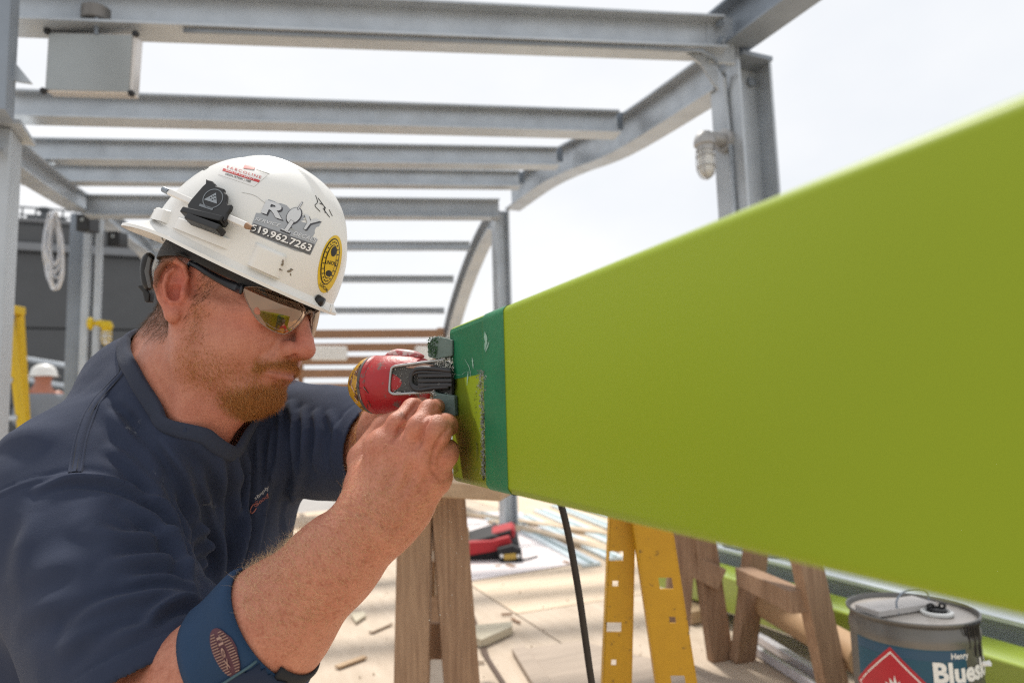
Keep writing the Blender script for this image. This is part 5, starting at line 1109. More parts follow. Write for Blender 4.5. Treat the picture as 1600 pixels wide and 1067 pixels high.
m_, n_2 = G.shape[:2]; qs = [[i * n_2 + j, i * n_2 + (j + 1) % n_2, (i + 1) * n_2 + (j + 1) % n_2, (i + 1) * n_2 + j] for i in range(m_ - 1) for j in range(n_2)]
link('collar', mesh_np('collar', G.reshape(-1, 3), np.array(qs)), COLL, shirt, True)
def cast_obj(bvh, px, py):
    D = ray(px, py); h = bvh.ray_cast(Vector(CAMPOS), Vector(D / np.linalg.norm(D)), 5); return (np.array(h[0]), np.array(h[1])) if h[0] is not None else (None, None)
def seam_strip(pts, w, m, name='seam'):
    Lc = []; Nl = []
    for c_ in spline(pts, 48):
        D = ray(*c_); h_ = SB.ray_cast(Vector(CAMPOS), Vector(D / np.linalg.norm(D)), 5)
        if h_[0] is None: continue
        n_ = np.array(h_[1]); n_ = n_ if n_ @ (CAMPOS - np.array(h_[0])) > 0 else -n_; Lc.append(np.array(h_[0])); Nl.append(n_)
    Lc, Nl = np.array(Lc), np.array(Nl)
    for _ in range(4): Lc[1:-1] = .5 * Lc[1:-1] + .25 * (Lc[2:] + Lc[:-2]); Nl[1:-1] = .5 * Nl[1:-1] + .25 * (Nl[2:] + Nl[:-2])
    Nl /= np.linalg.norm(Nl, axis=1)[:, None]; tg = np.gradient(Lc, axis=0); tg /= np.linalg.norm(tg, axis=1)[:, None]; sd = np.cross(Nl, tg); rows = []
    for x, y in ((-1.08, -.002), (-1, .0008), (-.72, .0011), (-.62, .0002), (-.52, .0012), (0, .0015), (.52, .0012), (.62, .0002), (.72, .0011), (1, .0008), (1.08, -.002)): rows.append(Lc + sd * x * w / 2 + Nl * y)
    G2 = np.array(rows); a_, b2 = G2.shape[:2]; q_ = [[i2 * b2 + j2, i2 * b2 + j2 + 1, (i2 + 1) * b2 + j2 + 1, (i2 + 1) * b2 + j2] for i2 in range(a_ - 1) for j2 in range(b2 - 1)]
    return link(name, mesh_np(name, G2.reshape(-1, 3), np.array(q_)), m, shirt, True)
seam_strip([(190, 566), (192, 580), (172, 602), (146, 634), (127, 682), (117, 738)], .0125, SHIRT)
STI = mat('stitch_dark', (.012, .015, .026), .8)
for o_ in (-3.5, 3.5):
    pp = [cast_obj(SB, *c_)[0] for c_ in spline([(190 + o_, 568), (191 + o_, 582), (172 + o_, 603 + o_ * .4), (146 + o_, 636), (127 + o_, 682), (117 + o_, 738)], 40)]; pp = np.array([p - fwd * .0013 for p in pp if p is not None])
    for _ in range(4): pp[1:-1] = .5 * pp[1:-1] + .25 * (pp[2:] + pp[:-2])
    q = MB(); q.tube(pp, .0007, 5); q.build('stitching', STI, shirt, smooth=True)
# chest print: small stitched words and a red swoosh on the shirt
def decal_text(bvh, body, quad, size, m, parent, name='lettering', off=.0006, bold=0.0, spacing=1.0, shear=0.0, w=None, hgt=1.0, maxd=None):
    """letters laid on a surface: quad = photo corners (tl, tr, br, bl) of the box that holds the words"""
    me = text_mesh(body, 1.0, align='LEFT', spacing=spacing, bold=bold, shear=shear); v = np.empty(len(me.vertices) * 3); me.vertices.foreach_get('co', v); v = v.reshape(-1, 3)
    u = (v[:, 0] - v[:, 0].min()) / max(np.ptp(v[:, 0]), 1e-6); t = (v[:, 1] - v[:, 1].min()) / max(np.ptp(v[:, 1]), 1e-6); tl, tr, br, bl_ = [np.array(c, float) for c in quad]; out = []; last = None
    for a, b in zip(u, t):
        q = (tl * (1 - a) + tr * a) * b + (bl_ * (1 - a) + br * a) * (1 - b); p, nn = cast_obj(bvh, *q)
        if p is None: p, nn = last if last is not None else (P(q[0], q[1], .8), -fwd)
        last = (p, nn); nn = nn if nn @ (CAMPOS - p) > 0 else -nn; out.append(p + nn * off)
    me.vertices.foreach_set('co', np.array(out, f32).ravel()); return link(name, me, m, parent, fix=False)
THR_W = mat('thread_grey', (.42, .42, .44), .7); THR_R = mat('thread_red', (.34, .12, .10), .7)
decal_text(SB, 'simply', [(397, 776), (419, 757), (421, 764), (400, 783)], 1, THR_W, shirt, 'print', bold=.01); decal_text(SB, 'Good', [(396, 786), (418, 770), (419, 777), (398, 793)], 1, THR_R, shirt, 'print', bold=.01)
q = MB(); pth = [cast_obj(SB, *c)[0] + np.array([0, 0, 0]) - fwd * .0012 for c in spline([(402, 786), (396, 788), (392, 795), (393, 801), (397, 799), (401, 793)], 16)]; q.tube(pth, .0008, 5); q.build('print', THR_R, shirt)
# jeans
JEAN = mat('denim', (.055, .075, .115), .85, var=.4, scale=20, bump=.3, bscale=900)
jf = lambda p: smax(smin(sd_legs(p) - .012, ell(p, PEL - up * .02, (.175, .145, .14), frame(up, sh_ax)), .06), p[:, 2] - (PEL[2] + .03), .01)
JV, JQ = surface_nets(jf, lo - .05, np.array([hi[0], hi[1], PEL[2] + .2]), .008, 20); link('jeans', mesh_np('jeans', JV + vnormals(JV, JQ) * (noise3(JV, 22, 4) * .006)[:, None], JQ), JEAN, man, True, fix=False)
# elbow brace: blue cuff wrapped round the forearm just past the elbow
arm_only = lambda p: sd_rarm(p)
fax = (WR - ER) / np.linalg.norm(WR - ER)
def cuff(name, t0, t1, off, m, parent, a0=-math.pi, a1=math.pi, n=64, rows=8, slant=0.0, shape=None):
    e1 = np.cross(fax, fwd); e1 /= np.linalg.norm(e1); e2 = np.cross(fax, e1); ang = np.linspace(a0, a1, n); ring = []
    for j in range(rows + 1):
        f = j / rows
        for a in ang:
            t = t0 + (t1 - t0) * f + slant * math.cos(a); c = ER + (WR - ER) * t; dr = math.cos(a) * e1 + math.sin(a) * e2; ring.append((c, dr))
    c = np.array([r[0] for r in ring]); dr = np.array([r[1] for r in ring]); t = np.full(len(c), .16)
    for _ in range(40): t = t - np.clip(arm_only((c + dr * t[:, None]).astype(f32)), -.02, .05) * .8
    o_ = off * np.repeat(np.array([.35] + [1] * (rows - 1) + [.35]), n); Vv = c + dr * (t + o_)[:, None]
    Qv = np.array([[j * n + i, j * n + i + 1, (j + 1) * n + i + 1, (j + 1) * n + i] for j in range(rows) for i in range(n - 1)]); o = link(name, mesh_np(name, Vv, Qv), m, parent, True, fix=True); md = o.modifiers.new('thick', 'SOLIDIFY'); md.thickness = .0025; md.offset = 0; return o, Vv, Qv
BRB = mat('brace_blue', (.006, .036, .095), .75, var=.35, scale=25, bump=.4, bscale=900, wear=(.06, .12, .22), wear_scale=60, wear_at=.68); BRK = mat('brace_dark', (.012, .014, .020), .8, var=.3, scale=40, bump=.3, bscale=700); BRE = mat('brace_edge', (.13, .21, .22), .7); BRG = mat('brace_gold', (.22, .19, .06), .6)
# ---------------------------------------------------------------- elbow brace
br_o, bV, bQ = cuff('elbow_brace', .285, .515, .0050, BRB, man, slant=.035)
adopt(br_o, man)
BB = bvh_of(bV, bQ)
cuff('strap', .46, .545, .0028, BRK, br_o, a0=2.1, a1=3.6, n=30, slant=.04)
def surf_patch(bvh, outline, off, m, name, parent, rings=5, thick=0.0, smooth=True, base_d=None):
    """closed outline in photo pixels laid onto a surface found along the view rays"""
    o = np.array(outline, float); c = o.mean(0); vs = []; fs = []; n = len(o); last = None
    for k in range(rings + 1):
        for q in o:
            x = c + (q - c) * (k / rings); p, nn = cast_obj(bvh, *x)
            if p is None: p, nn = last if last is not None else (P(x[0], x[1], .86), -fwd)
            nn = nn if nn @ (CAMPOS - p) > 0 else -nn; last = (p, nn); vs.append(p + nn * off)
    for k in range(rings):
        for i in range(n): a, b = k * n + i, k * n + (i + 1) % n; fs.append((a, b, b + n, a + n) if k else (a, b + n, a + n))
    b = MB(); b.add(vs, fs); ob = b.build(name, m, parent, smooth=smooth, fix=False)
    if thick: md = ob.modifiers.new('thick', 'SOLIDIFY'); md.thickness = thick; md.offset = 1
    return ob
def ellipse(cx_, cy_, a, b, ang, n=28): t = np.linspace(0, 2 * math.pi, n, endpoint=False); c, s = math.cos(ang), math.sin(ang); return [(cx_ + a * math.cos(k) * c - b * math.sin(k) * s, cy_ + a * math.cos(k) * s + b * math.sin(k) * c) for k in t]
PATCHM = mat('patch_maroon', (.10, .035, .050), .75, var=.6, scale=500, col2=(.05, .02, .03), bump=.3, bscale=1200); PATCHT = mat('patch_thread', (.33, .21, .17), .7)
surf_patch(BB, ellipse(354, 1018, 40, 18, math.radians(66)), .0022, PATCHM, 'patch', br_o)
for i in range(16):
    y = -34 + i * 4.4; w = 17 * math.sqrt(max(0, 1 - (y / 40) ** 2)); ca, sa = math.cos(math.radians(66)), math.sin(math.radians(66))
    for s0, s1 in ((-1, -.35), (.35, 1)):
        a, b = (354 + y * ca - w * s0 * sa, 1018 + y * sa + w * s0 * ca), (354 + y * ca - w * s1 * sa, 1018 + y * sa + w * s1 * ca)
        pp = [cast_obj(BB, *(np.array(a) * (1 - t) + np.array(b) * t)) for t in (0, .5, 1)]
        if any(p[0] is None for p in pp): continue
        q = MB(); q.tube([p - fwd * .0030 for p, _ in pp], .0004, 4); q.build('stitch', PATCHT, br_o)
decal_text(BB, 'flex', [(349, 990), (366, 1040), (359, 1044), (342, 994)], 1, PATCHT, br_o, 'print', off=.0034)
surf_patch(BB, [(424, 1014), (405, 1028), (380, 1045), (352, 1063), (332, 1082), (380, 1092), (440, 1092), (462, 1084), (446, 1062), (433, 1044), (426, 1028)], .0030, mat('brace_navy', (.006, .016, .045), .8, bump=.3, bscale=800), 'flap', br_o)
for nm, pts, r, m_ in (('edge_piping', [(424, 1012), (412, 1022), (392, 1038), (370, 1052), (348, 1066), (320, 1080)], .0011, mat('brace_piping', (.05, .10, .13), .8)),):
    pp = [cast_obj(BB, *c)[0] for c in spline(pts, 14)]; pp = [p - fwd * .003 for p in pp if p is not None]
    if len(pp) > 3: q = MB(); q.tube(pp, r, 6); q.build(nm, m_, br_o, smooth=True)


# ---------------------------------------------------------------- hard hat, worn back to front
HATW = mat('hat_white', (0.74, 0.735, 0.71), 0.33, var=.10, scale=9, col2=(.60, .59, .56), spec=.5, wear=(.45, .43, .39), wear_scale=22, wear_at=.725, bump=.03, bscale=500)
hR = M @ _rot(0.3834, math.radians(23.5), -0.19); hT = P(384, 416, .845)
hh = lambda v: np.asarray(v, float) / 1000 @ hR.T + hT
hat = thing('hard_hat', hT, 'white hard hat covered in stickers worn back to front by the kneeling man', 'hard hat')
HA, HBr, HH = 119.0, 104.0, 134.0
def shell_pt(a, v, grow=0.0):
    """a: angle from the front, v: 0 at the rim, 1 at the crown"""
    w = v * math.pi / 2; r = math.cos(w) ** .86; z = HH * math.sin(w) ** .98; x, y = (HA + grow) * r * math.cos(a), (HBr + grow) * r * math.sin(a)
    x += 4 * (z / HH); rid = 5.0 * (1 / (1 + math.exp((abs(y) - 22) / 1.1))) * (1 / (1 + math.exp(-(z - 48) / 6))); n = np.array([x / HA ** 2, y / HBr ** 2, z / HH ** 2]); n /= np.linalg.norm(n); return np.array([x, y, z]) + n * (rid + grow * .0)
NA, NV = 200, 60; vs = [shell_pt(2 * math.pi * i / NA, (j / NV) ** 1.0 * .999) for j in range(NV + 1) for i in range(NA)]
fs = [(j * NA + i, j * NA + (i + 1) % NA, (j + 1) * NA + (i + 1) % NA, (j + 1) * NA + i) for j in range(NV) for i in range(NA)]
b = MB(); b.add([hh(v) for v in vs], fs); sh_ = b.build('shell', HATW, hat, smooth=True); md = sh_.modifiers.new('thick', 'SOLIDIFY'); md.thickness = .0024; md.offset = -1
HVB = bvh_of(b.v, b.f)
def brim_pt(a, t):
    x, y = HA * math.cos(a), HBr * math.sin(a); c = -math.cos(a); pk_ = max(0.0, c) ** 2.2; ext = 5.5 + 5 * max(0, math.cos(a)) ** 4 + 54 * pk_ ; n = np.array([math.cos(a) / HA, math.sin(a) / HBr]); n /= np.linalg.norm(n)
    sq = 1 - .35 * max(0.0, c) * abs(math.sin(a)) * 2; drop = -(3.5 + 19 * pk_) * t ** 1.2
    if pk_ > 0: n = np.array([n[0], n[1] * (1 - .45 * pk_)])
    return np.array([x + n[0] * ext * t, y + n[1] * ext * t * sq, drop + 4.5 * (1 - t) ** 2 * 1.0])
prof_t = [0, .1, .25, .45, .65, .85, .96, 1.0]; vs = []; 
for t in prof_t:
    for i in range(NA): vs.append(hh(brim_pt(2 * math.pi * i / NA, t)))
for i in range(NA): p = brim_pt(2 * math.pi * i / NA, 1.0); vs.append(hh(p + [0, 0, -3.6]))
for t in (.93, .5, 0.0):
    for i in range(NA): p = brim_pt(2 * math.pi * i / NA, t); vs.append(hh(p + [0, 0, -2.4 - (.0 if t else 4)]))
m_ = len(prof_t) + 4; b = MB(); b.add(vs, [(j * NA + i, j * NA + (i + 1) % NA, (j + 1) * NA + (i + 1) % NA, (j + 1) * NA + i) for j in range(m_ - 1) for i in range(NA)]); b.build('brim', HATW, hat, smooth='auto')
def pad(quad, hgt, name='accessory_slot', n=14, m=HATW):
    tl, tr, br, bl_ = [np.array(c, float) for c in quad]; vs = []; last = None
    for i in range(n + 1):
        for j in range(n + 1):
            u, v = i / n, j / n; q = (tl * (1 - u) + tr * u) * (1 - v) + (bl_ * (1 - u) + br * u) * v; p, nn = cast_obj(HVB, *q)
            if p is None: p, nn = last if last is not None else (P(q[0], q[1], .86), -fwd)
            last = (p, nn); nn = nn if nn @ (CAMPOS - p) > 0 else -nn; e = min(u, 1 - u, v); k = min(1, e / .13); k = k * k * (3 - 2 * k); vs.append(p + nn * (hgt * k - .0006 * (k == 0)))
    b = MB(); b.add(vs, [(i * (n + 1) + j, (i + 1) * (n + 1) + j, (i + 1) * (n + 1) + j + 1, i * (n + 1) + j + 1) for i in range(n) for j in range(n)]); return b.build(name, m, hat, smooth=True, fix=False)
pad([(278, 338), (362, 374), (358, 391), (268, 355)], .0045); pad([(399, 377), (450, 399), (438, 436), (386, 413)], .0055); pad([(250, 325), (268, 330), (262, 350), (240, 345)], .006)
# stickers
STW = mat('sticker_white', (.72, .71, .69), .35); STR = mat('sticker_red', (.52, .045, .045), .4); STS = mat('sticker_silver', (.36, .37, .38), .32, .55, var=.25, scale=60); STD = mat('sticker_dark', (.045, .045, .055), .4); STL = mat('sticker_light', (.58, .59, .60), .3, .3); STY = mat('sticker_yellow', (.68, .46, .012), .38, var=.12, scale=40); STK = mat('sticker_black', (.015, .014, .012), .45); STP = mat('print_paper', (.80, .80, .79), .4)
def Z2(x, y): return (270 + x / 7.115, 250 + y / 7.115)
def Z3(x, y): return (380 + x / 5.925, 300 + y / 5.925)
def quad_outline(c, n=6): c = [np.array(p, float) for p in c]; return [tuple(c[k] * (1 - t) + c[(k + 1) % 4] * t) for k in range(4) for t in np.linspace(0, 1, n, endpoint=False)]
stk = lambda ol, off, m, nm='sticker', par=hat: surf_patch(HVB, ol, off, m, nm, par, 5)
s_a = stk(quad_outline([Z2(560, 60), Z2(1060, 165), Z2(905, 300), Z2(505, 165)]), .0004, STW); STG = mat('sticker_outline', (.40, .40, .40), .5)
stk(quad_outline([Z2(565, 98), Z2(972, 232), Z2(955, 256), Z2(553, 126)]), .0007, STR, 'print', s_a); stk(quad_outline([Z2(800, 58), Z2(922, 66), Z2(905, 112), Z2(785, 100)]), .0007, mat('sticker_pink', (.60, .16, .15), .4), 'print', s_a)
decal_text(HVB, 'FABCOLINE', [Z2(612, 70), Z2(990, 188), Z2(978, 216), Z2(604, 96)], 1, STR, s_a, 'print', off=.0009, spacing=1.3); decal_text(HVB, 'SIGN UP TO SAFETY', [Z2(600, 110), Z2(918, 214), Z2(908, 234), Z2(592, 130)], 1, STP, s_a, 'print', off=.0012)
decal_text(HVB, 'ORIENTATION # 1000', [Z2(590, 152), Z2(872, 236), Z2(864, 262), Z2(582, 172)], 1, STK, s_a, 'print', off=.0009, bold=.01)
stk(quad_outline([Z2(900, 40), Z2(1090, 88), Z2(1088, 92), Z2(898, 44)], 3), .0008, STG, 'print', s_a); stk(quad_outline([Z2(930, 108), Z2(1075, 160), Z2(1072, 166), Z2(926, 114)], 3), .0008, STK, 'print', s_a)
# silver sticker with the big letters and the phone number
s_b = stk([Z3(*c) for c in ((120, 195), (160, 200), (235, 70), (400, 125), (470, 200), (560, 220), (720, 285), (640, 420), (688, 440), (655, 510), (620, 585), (480, 545), (330, 490), (180, 425), (60, 370), (85, 290))], .0004, STS)
stk(quad_outline([Z3(95, 290), Z3(660, 485), Z3(618, 582), Z3(62, 372)]), .0007, mat('sticker_grey', (.13, .13, .135), .4, .2), 'print', s_b)
for body, quad in (('R', [(215, 80), (425, 140), (360, 262), (165, 195)]), ('Y', [(560, 205), (715, 270), (610, 365), (520, 330)])):
    qd = [Z3(*c) for c in quad]; decal_text(HVB, body, [(x + 2.2, y + 2.0) for x, y in qd], 1, STD, s_b, 'print', off=.0008, bold=.03); decal_text(HVB, body, qd, 1, STL, s_b, 'print', off=.0012, bold=.03)
stk(ellipse(*Z3(470, 225), 15, 11, math.radians(-50), 24), .0009, STD, 'print', s_b); stk(ellipse(*Z3(466, 222), 13.4, 9.4, math.radians(-50), 24), .0013, STL, 'print', s_b)
for c0, c1, w, m_2 in (((500, 170), (545, 100), 2.6, STD), ((503, 166), (540, 105), 1.6, STL), ((455, 270), (385, 375), 7.0, STD), ((452, 272), (388, 368), 5.6, STL), ((432, 282), (470, 300), 1.5, STD), ((405, 312), (450, 335), 1.5, STD), ((345, 350), (435, 388), 3.2, STD), ((350, 345), (430, 378), 1.8, STL)):
    a, b_ = np.array(Z3(*c0)), np.array(Z3(*c1)); d = (b_ - a) / np.linalg.norm(b_ - a); nn = np.array([-d[1], d[0]]) * w / 2; stk(quad_outline([a + nn, b_ + nn, b_ - nn, a - nn], 4), .0015 if m_2 is STL else .0014, m_2, 'print', s_b)
decal_text(HVB, 'SERVICE', [Z3(118, 235), Z3(350, 300), Z3(338, 330), Z3(106, 266)], 1, STL, s_b, 'print', off=.0009, bold=.015, shear=.2); decal_text(HVB, 'DECALS', [Z3(470, 362), Z3(680, 430), Z3(666, 470), Z3(456, 398)], 1, STL, s_b, 'print', off=.0009, bold=.015, shear=.2)
ph = [Z3(88, 298), Z3(640, 492), Z3(610, 556), Z3(66, 358)]
decal_text(HVB, '519.962.7263', [(x + .9, y + .9) for x, y in ph], 1, STK, s_b, 'print', off=.0010, bold=.04); decal_text(HVB, '519.962.7263', ph, 1, STP, s_b, 'print', off=.0014, bold=.025)
# yellow oval union style sticker
cy_, ca_ = Z3(800, 668), math.radians(103)
s_c = stk(ellipse(*cy_, 46, 16.5, ca_, 32), .0004, STY)
stk(ellipse(cy_[0], cy_[1] - 4, 37, 13, ca_, 28), .0007, STK, 'print', s_c); stk(ellipse(cy_[0], cy_[1] - 4, 35, 11.4, ca_, 28), .0010, STY, 'print', s_c); stk(ellipse(cy_[0], cy_[1] - 4, 27, 8.0, ca_, 24), .0013, STK, 'print', s_c); stk(ellipse(cy_[0], cy_[1] - 4, 25.6, 7.0, ca_, 24), .0016, STY, 'print', s_c)
stk(ellipse(cy_[0] + 5, cy_[1] - 20, 8, 4.5, ca_, 14), .0018, STK, 'print', s_c); stk(ellipse(cy_[0] - 3, cy_[1] + 14, 5, 5, ca_, 14), .0018, STK, 'print', s_c)
decal_text(HVB, 'LOCAL', [Z3(715, 838), Z3(790, 905), Z3(776, 930), Z3(702, 862)], 1, STK, s_c, 'print', off=.0010, bold=.02); decal_text(HVB, 'UNION', [(cy_[0] - 7, cy_[1] - 7), (cy_[0] + 9, cy_[1] - 4), (cy_[0] + 8, cy_[1] + 2), (cy_[0] - 8, cy_[1] - 1)], 1, STK, s_c, 'print', off=.0018, bold=.02)
for k in range(22):
    a = 2 * math.pi * k / 22; c, s_ = math.cos(ca_), math.sin(ca_); x, y = 31 * math.cos(a), 9.7 * math.sin(a); stk(ellipse(cy_[0] + x * c - y * s_, cy_[1] - 4 + x * s_ + y * c, 1.5, 1.0, ca_ + a, 6), .0014, STK, 'print', s_c)
# pen scribbles and smudges
for pts in ([(493, 306), (496, 316), (492, 322), (500, 331)], [(497, 310), (503, 318), (509, 326)], [(499, 318), (506, 322), (508, 333)], [(505, 326), (512, 336), (515, 340)], [(514, 328), (519, 338)], [(296, 262), (302, 268), (309, 266)], [(315, 258), (318, 266), (326, 262)], [(378, 301), (398, 306), (415, 318), (440, 331)]):
    pp = [cast_obj(HVB, *c) for c in spline(pts, 14)]; pp = [p + (n if n @ (CAMPOS - p) > 0 else -n) * .0003 for p, n in pp if p is not None]
    if len(pp) > 3: q = MB(); q.tube(pp, .00045 if pts[0][0] != 378 else .0002, 5); q.build('pen_mark', STK if pts[0][0] != 378 else STG, hat)
SMG = mat('smudge', (.23, .19, .14), .8, var=.5, scale=200)
for cx_, cy2, a, b_, g in ((440, 411, 5, 1.6, 1.7), (437, 421, 3, 1.2, .6), (452, 424, 4, 2.2, -.3), (456, 421, 2.5, 1.2, .4), (454, 429, 2.4, 1.0, 1.2)):
    ol = ellipse(cx_, cy2, a, b_, g, 16); ol = [(x + RNG.normal() * .5, y + RNG.normal() * .5) for x, y in ol]; surf_patch(HVB, ol, .0058 if cx_ < 445 else .0004, SMG, 'smudge', hat, 3)
# headband, rear pad with ratchet, small hooks
STRAP = mat('headband', (.030, .028, .027), .7, var=.4, scale=30, bump=.3, bscale=300)
ring = []; nA = 96; zsb = (12, 4, -5, -11, -16, -18)
for z in zsb:
    for i in range(nA):
        a = 2 * math.pi * i / nA; c = np.array([-6, 0, z + 0.0]); back_ = max(0, -math.cos(a)); c2 = c + [0, 0, -24 * back_ ** 2 * (z < 0) * min(1, -z / 14 if z < 0 else 0)]; ring.append((hh(c2), hR @ np.array([math.cos(a), math.sin(a), 0])))
c = np.array([r[0] for r in ring]); dr = np.array([r[1] for r in ring]); t = np.full(len(c), .15)
for _ in range(40): t = t - np.clip(sd_head((c + dr * t[:, None]).astype(f32)) - .0035, -.02, .05) * .8
t = np.clip(t, .05, .122); bandV = c + dr * t[:, None]; q = MB(); q.add(bandV, [(j * nA + i, j * nA + (i + 1) % nA, (j + 1) * nA + (i + 1) % nA, (j + 1) * nA + i) for j in range(len(zsb) - 1) for i in range(nA)]); o = q.build('headband', STRAP, hat, smooth=True); md = o.modifiers.new('thick', 'SOLIDIFY'); md.thickness = .002; md.offset = 1
pd_ = .86
q = MB(); q.tube(spline([P(238, 398, pd_), P(231, 406, pd_), P(228, 422, pd_), P(230, 440, pd_), P(235, 452, pd_)], 14), np.array([.004, .006, .0066, .007, .007, .007, .007, .007, .007, .007, .007, .0066, .006, .004]), 10); q.build('rear_pad', BLK, hat, smooth=True)
q = MB(); q.prism([P(231, 400, pd_ - .009), P(236, 404, pd_ - .009), P(233, 426, pd_ - .009), P(237, 450, pd_ - .009), (P(231, 450, pd_ - .009)), P(225, 424, pd_ - .009)], fwd * .004); q.build('pad_trim', mat('pad_grey', (.10, .105, .11), .5), hat, bevel=.001)
q = MB(); q.prism([P(213, 446, pd_), P(224, 444, pd_), P(234, 460, pd_), P(232, 473, pd_), P(225, 472, pd_), P(222, 457, pd_)], fwd * .014); q.build('ratchet_tab', BLK, hat, bevel=.002)
for cx_, cy2 in ((257, 371), (487, 466)):
    p, n = P(cx_, cy2, .80 if cx_ > 400 else .845), None; a = np.linspace(-.3, math.pi + 2.2, 14); q = MB(); q.tube([p + rt_h * .0035 * math.cos(k) - up * .0055 * math.sin(k) for k in a], .0015, 6); q.build('hook', HATW, hat, smooth=True)
q = MB(); q.tube([P(518, 476, .80), P(516, 487, .80), P(514, 488, .80)], .0016, 6); q.build('hook', HATW, hat, smooth=True)
q = MB(); q.tube([P(494, 468, .80), P(505, 474, .80)], [.007, .006], 10); q.build('strap_end', BLK, hat, smooth=True)
# black clip with printed emblem, and the pencil it holds
clip_px = [Z2(*c) for c in ((365, 208), (395, 222), (440, 232), (470, 262), (478, 290), (520, 300), (572, 318), (562, 350), (600, 380), (592, 470), (612, 496), (655, 490), (640, 540), (600, 590), (575, 660), (560, 680), (170, 540), (160, 500), (200, 440), (330, 290), (362, 262))]
hits = [cast_obj(HVB, *c) for c in clip_px]; pc_ = np.mean([h[0] for h in hits if h[0] is not None], axis=0); nc = np.mean([(h[1] if h[1] @ (CAMPOS - h[0]) > 0 else -h[1]) for h in hits if h[0] is not None], axis=0); nc /= np.linalg.norm(nc)
def on_plane(px, py, off): D = ray(px, py); p0 = pc_ + nc * off; return CAMPOS + D * (((p0 - CAMPOS) @ nc) / (D @ nc))
clip = thing('pencil_clip', pc_, 'black clip with a round printed emblem fixed to the side of the hard hat', 'clip')
q = MB(); q.prism([on_plane(*c, .012) for c in clip_px], -nc * .005); q.build('plate', BLK, clip, bevel=.0012)
for (a, b_, w) in (((130, 585), (575, 690), .0075), ((180, 655), (545, 790), .0075)):
    q = MB(); q.bar(on_plane(*Z2(*a), .008), on_plane(*Z2(*b_), .008), w, .014, up=nc); q.build('ledge', BLK, clip, bevel=.0015)
q = MB(); q.prism([on_plane(*Z2(*c), .001) for c in ((210, 540), (560, 660), (535, 800), (180, 680))], nc * .007); q.build('foot', BLK, clip, bevel=.001)
EMB = mat('emblem_grey', (.16, .18, .20), .5); ce = Z2(445, 430)
def flat(ol, off, nm='print', m=EMB): q = MB(); q.add([on_plane(*c, off) for c in ol], [tuple(range(len(ol)))]); return q.build(nm, m, clip, fix=False)
ou, inn = ellipse(*ce, 17.2, 14.2, math.radians(-35), 30), ellipse(*ce, 15.6, 12.8, math.radians(-35), 30); q = MB(); n = 30; q.add([on_plane(*c, .0124) for c in ou] + [on_plane(*c, .0124) for c in inn], [(i, (i + 1) % n, n + (i + 1) % n, n + i) for i in range(n)]); q.build('print', EMB, clip, fix=False)
flat([Z2(480, 365), Z2(490, 488), Z2(345, 440)], .0124, m=mat('emblem_light', (.26, .29, .32), .5)); flat([Z2(*c) for c in ((300, 485), (450, 535), (440, 562), (290, 512))], .0124)
for c in ((420, 420), (445, 405), (468, 398), (440, 440), (468, 432)): flat(ellipse(*Z2(*c), 1.3, 1.0, .3, 8), .0127, m=BLK)
PEN = mat('pencil_white', (.74, .73, .71), .45, var=.08, scale=40)
pn = thing('pencil', on_plane(320, 325, .005), 'white flat carpenter pencil held in the clip on the hard hat', 'pencil')
pa, pb = on_plane(264, 300, .0045), on_plane(386, 353, .0050); q = MB(); q.bar(pa, pb, .0072, .0050, up=nc); q.build('shaft', PEN, pn, bevel=.0014)
q = MB(); dd = (pb - pa) / np.linalg.norm(pb - pa); q.tube([pb - dd * .0005, pb + dd * .008], [.0038, .0022], 8); q.build('tip_wood', mat('pencil_wood', (.34, .20, .12), .7, var=.5, scale=200), pn, smooth='auto'); q = MB(); q.tube([pb + dd * .008, pb + dd * .011], [.0022, .0008], 6); q.build('lead', BLK, pn)
q = MB(); q.tube([pa, pa - dd * .009], [.0036, .0034], 10); q.build('ferrule', GALV2, pn, smooth='auto')

# ---------------------------------------------------------------- safety glasses
gl = thing('safety_glasses', hw((95, 0, 12)), 'safety glasses with mirrored lenses and black arms worn by the kneeling man', 'glasses')
lm = bpy.data.materials.new('mirror_lens'); lm.use_nodes = True; t_ = lm.node_tree; t_.nodes.clear(); no = t_.nodes.new('ShaderNodeOutputMaterial'); mx = t_.nodes.new('ShaderNodeMixShader'); tr_ = t_.nodes.new('ShaderNodeBsdfTransparent'); gs = t_.nodes.new('ShaderNodeBsdfGlossy'); lw = t_.nodes.new('ShaderNodeLayerWeight'); mr = t_.nodes.new('ShaderNodeMapRange')
tr_.inputs[0].default_value = (.46, .32, .24, 1); gs.inputs[0].default_value = (.90, .62, .42, 1); gs.inputs['Roughness'].default_value = .03; lw.inputs[0].default_value = .35; mr.inputs[3].default_value = .23; mr.inputs[4].default_value = .9
for a, b_ in ((lw.outputs['Fresnel'], mr.inputs[0]), (mr.outputs[0], mx.inputs[0]), (tr_.outputs[0], mx.inputs[1]), (gs.outputs[0], mx.inputs[2]), (mx.outputs[0], no.inputs[0])): t_.links.new(a, b_)
lens_F = lambda L, U: 109 - .0098 * L ** 2 - .0035 * (U - 10) ** 2
def lens_hit(px, py):
    D = ray(px, py) @ HR; O = (CAMPOS - HT) @ HR * 1000; D = D * 1000
    f = lambda s: (O + D * s)[0] - lens_F((O + D * s)[1], (O + D * s)[2])
    ss = np.linspace(.70, .95, 400); v = [f(s) for s in ss]; k = next((i for i in range(399) if v[i] * v[i + 1] < 0), None)
    if k is None: k = int(np.argmin(np.abs(v)))
    s = ss[k]; p = O + D * s; return p[1], p[2]
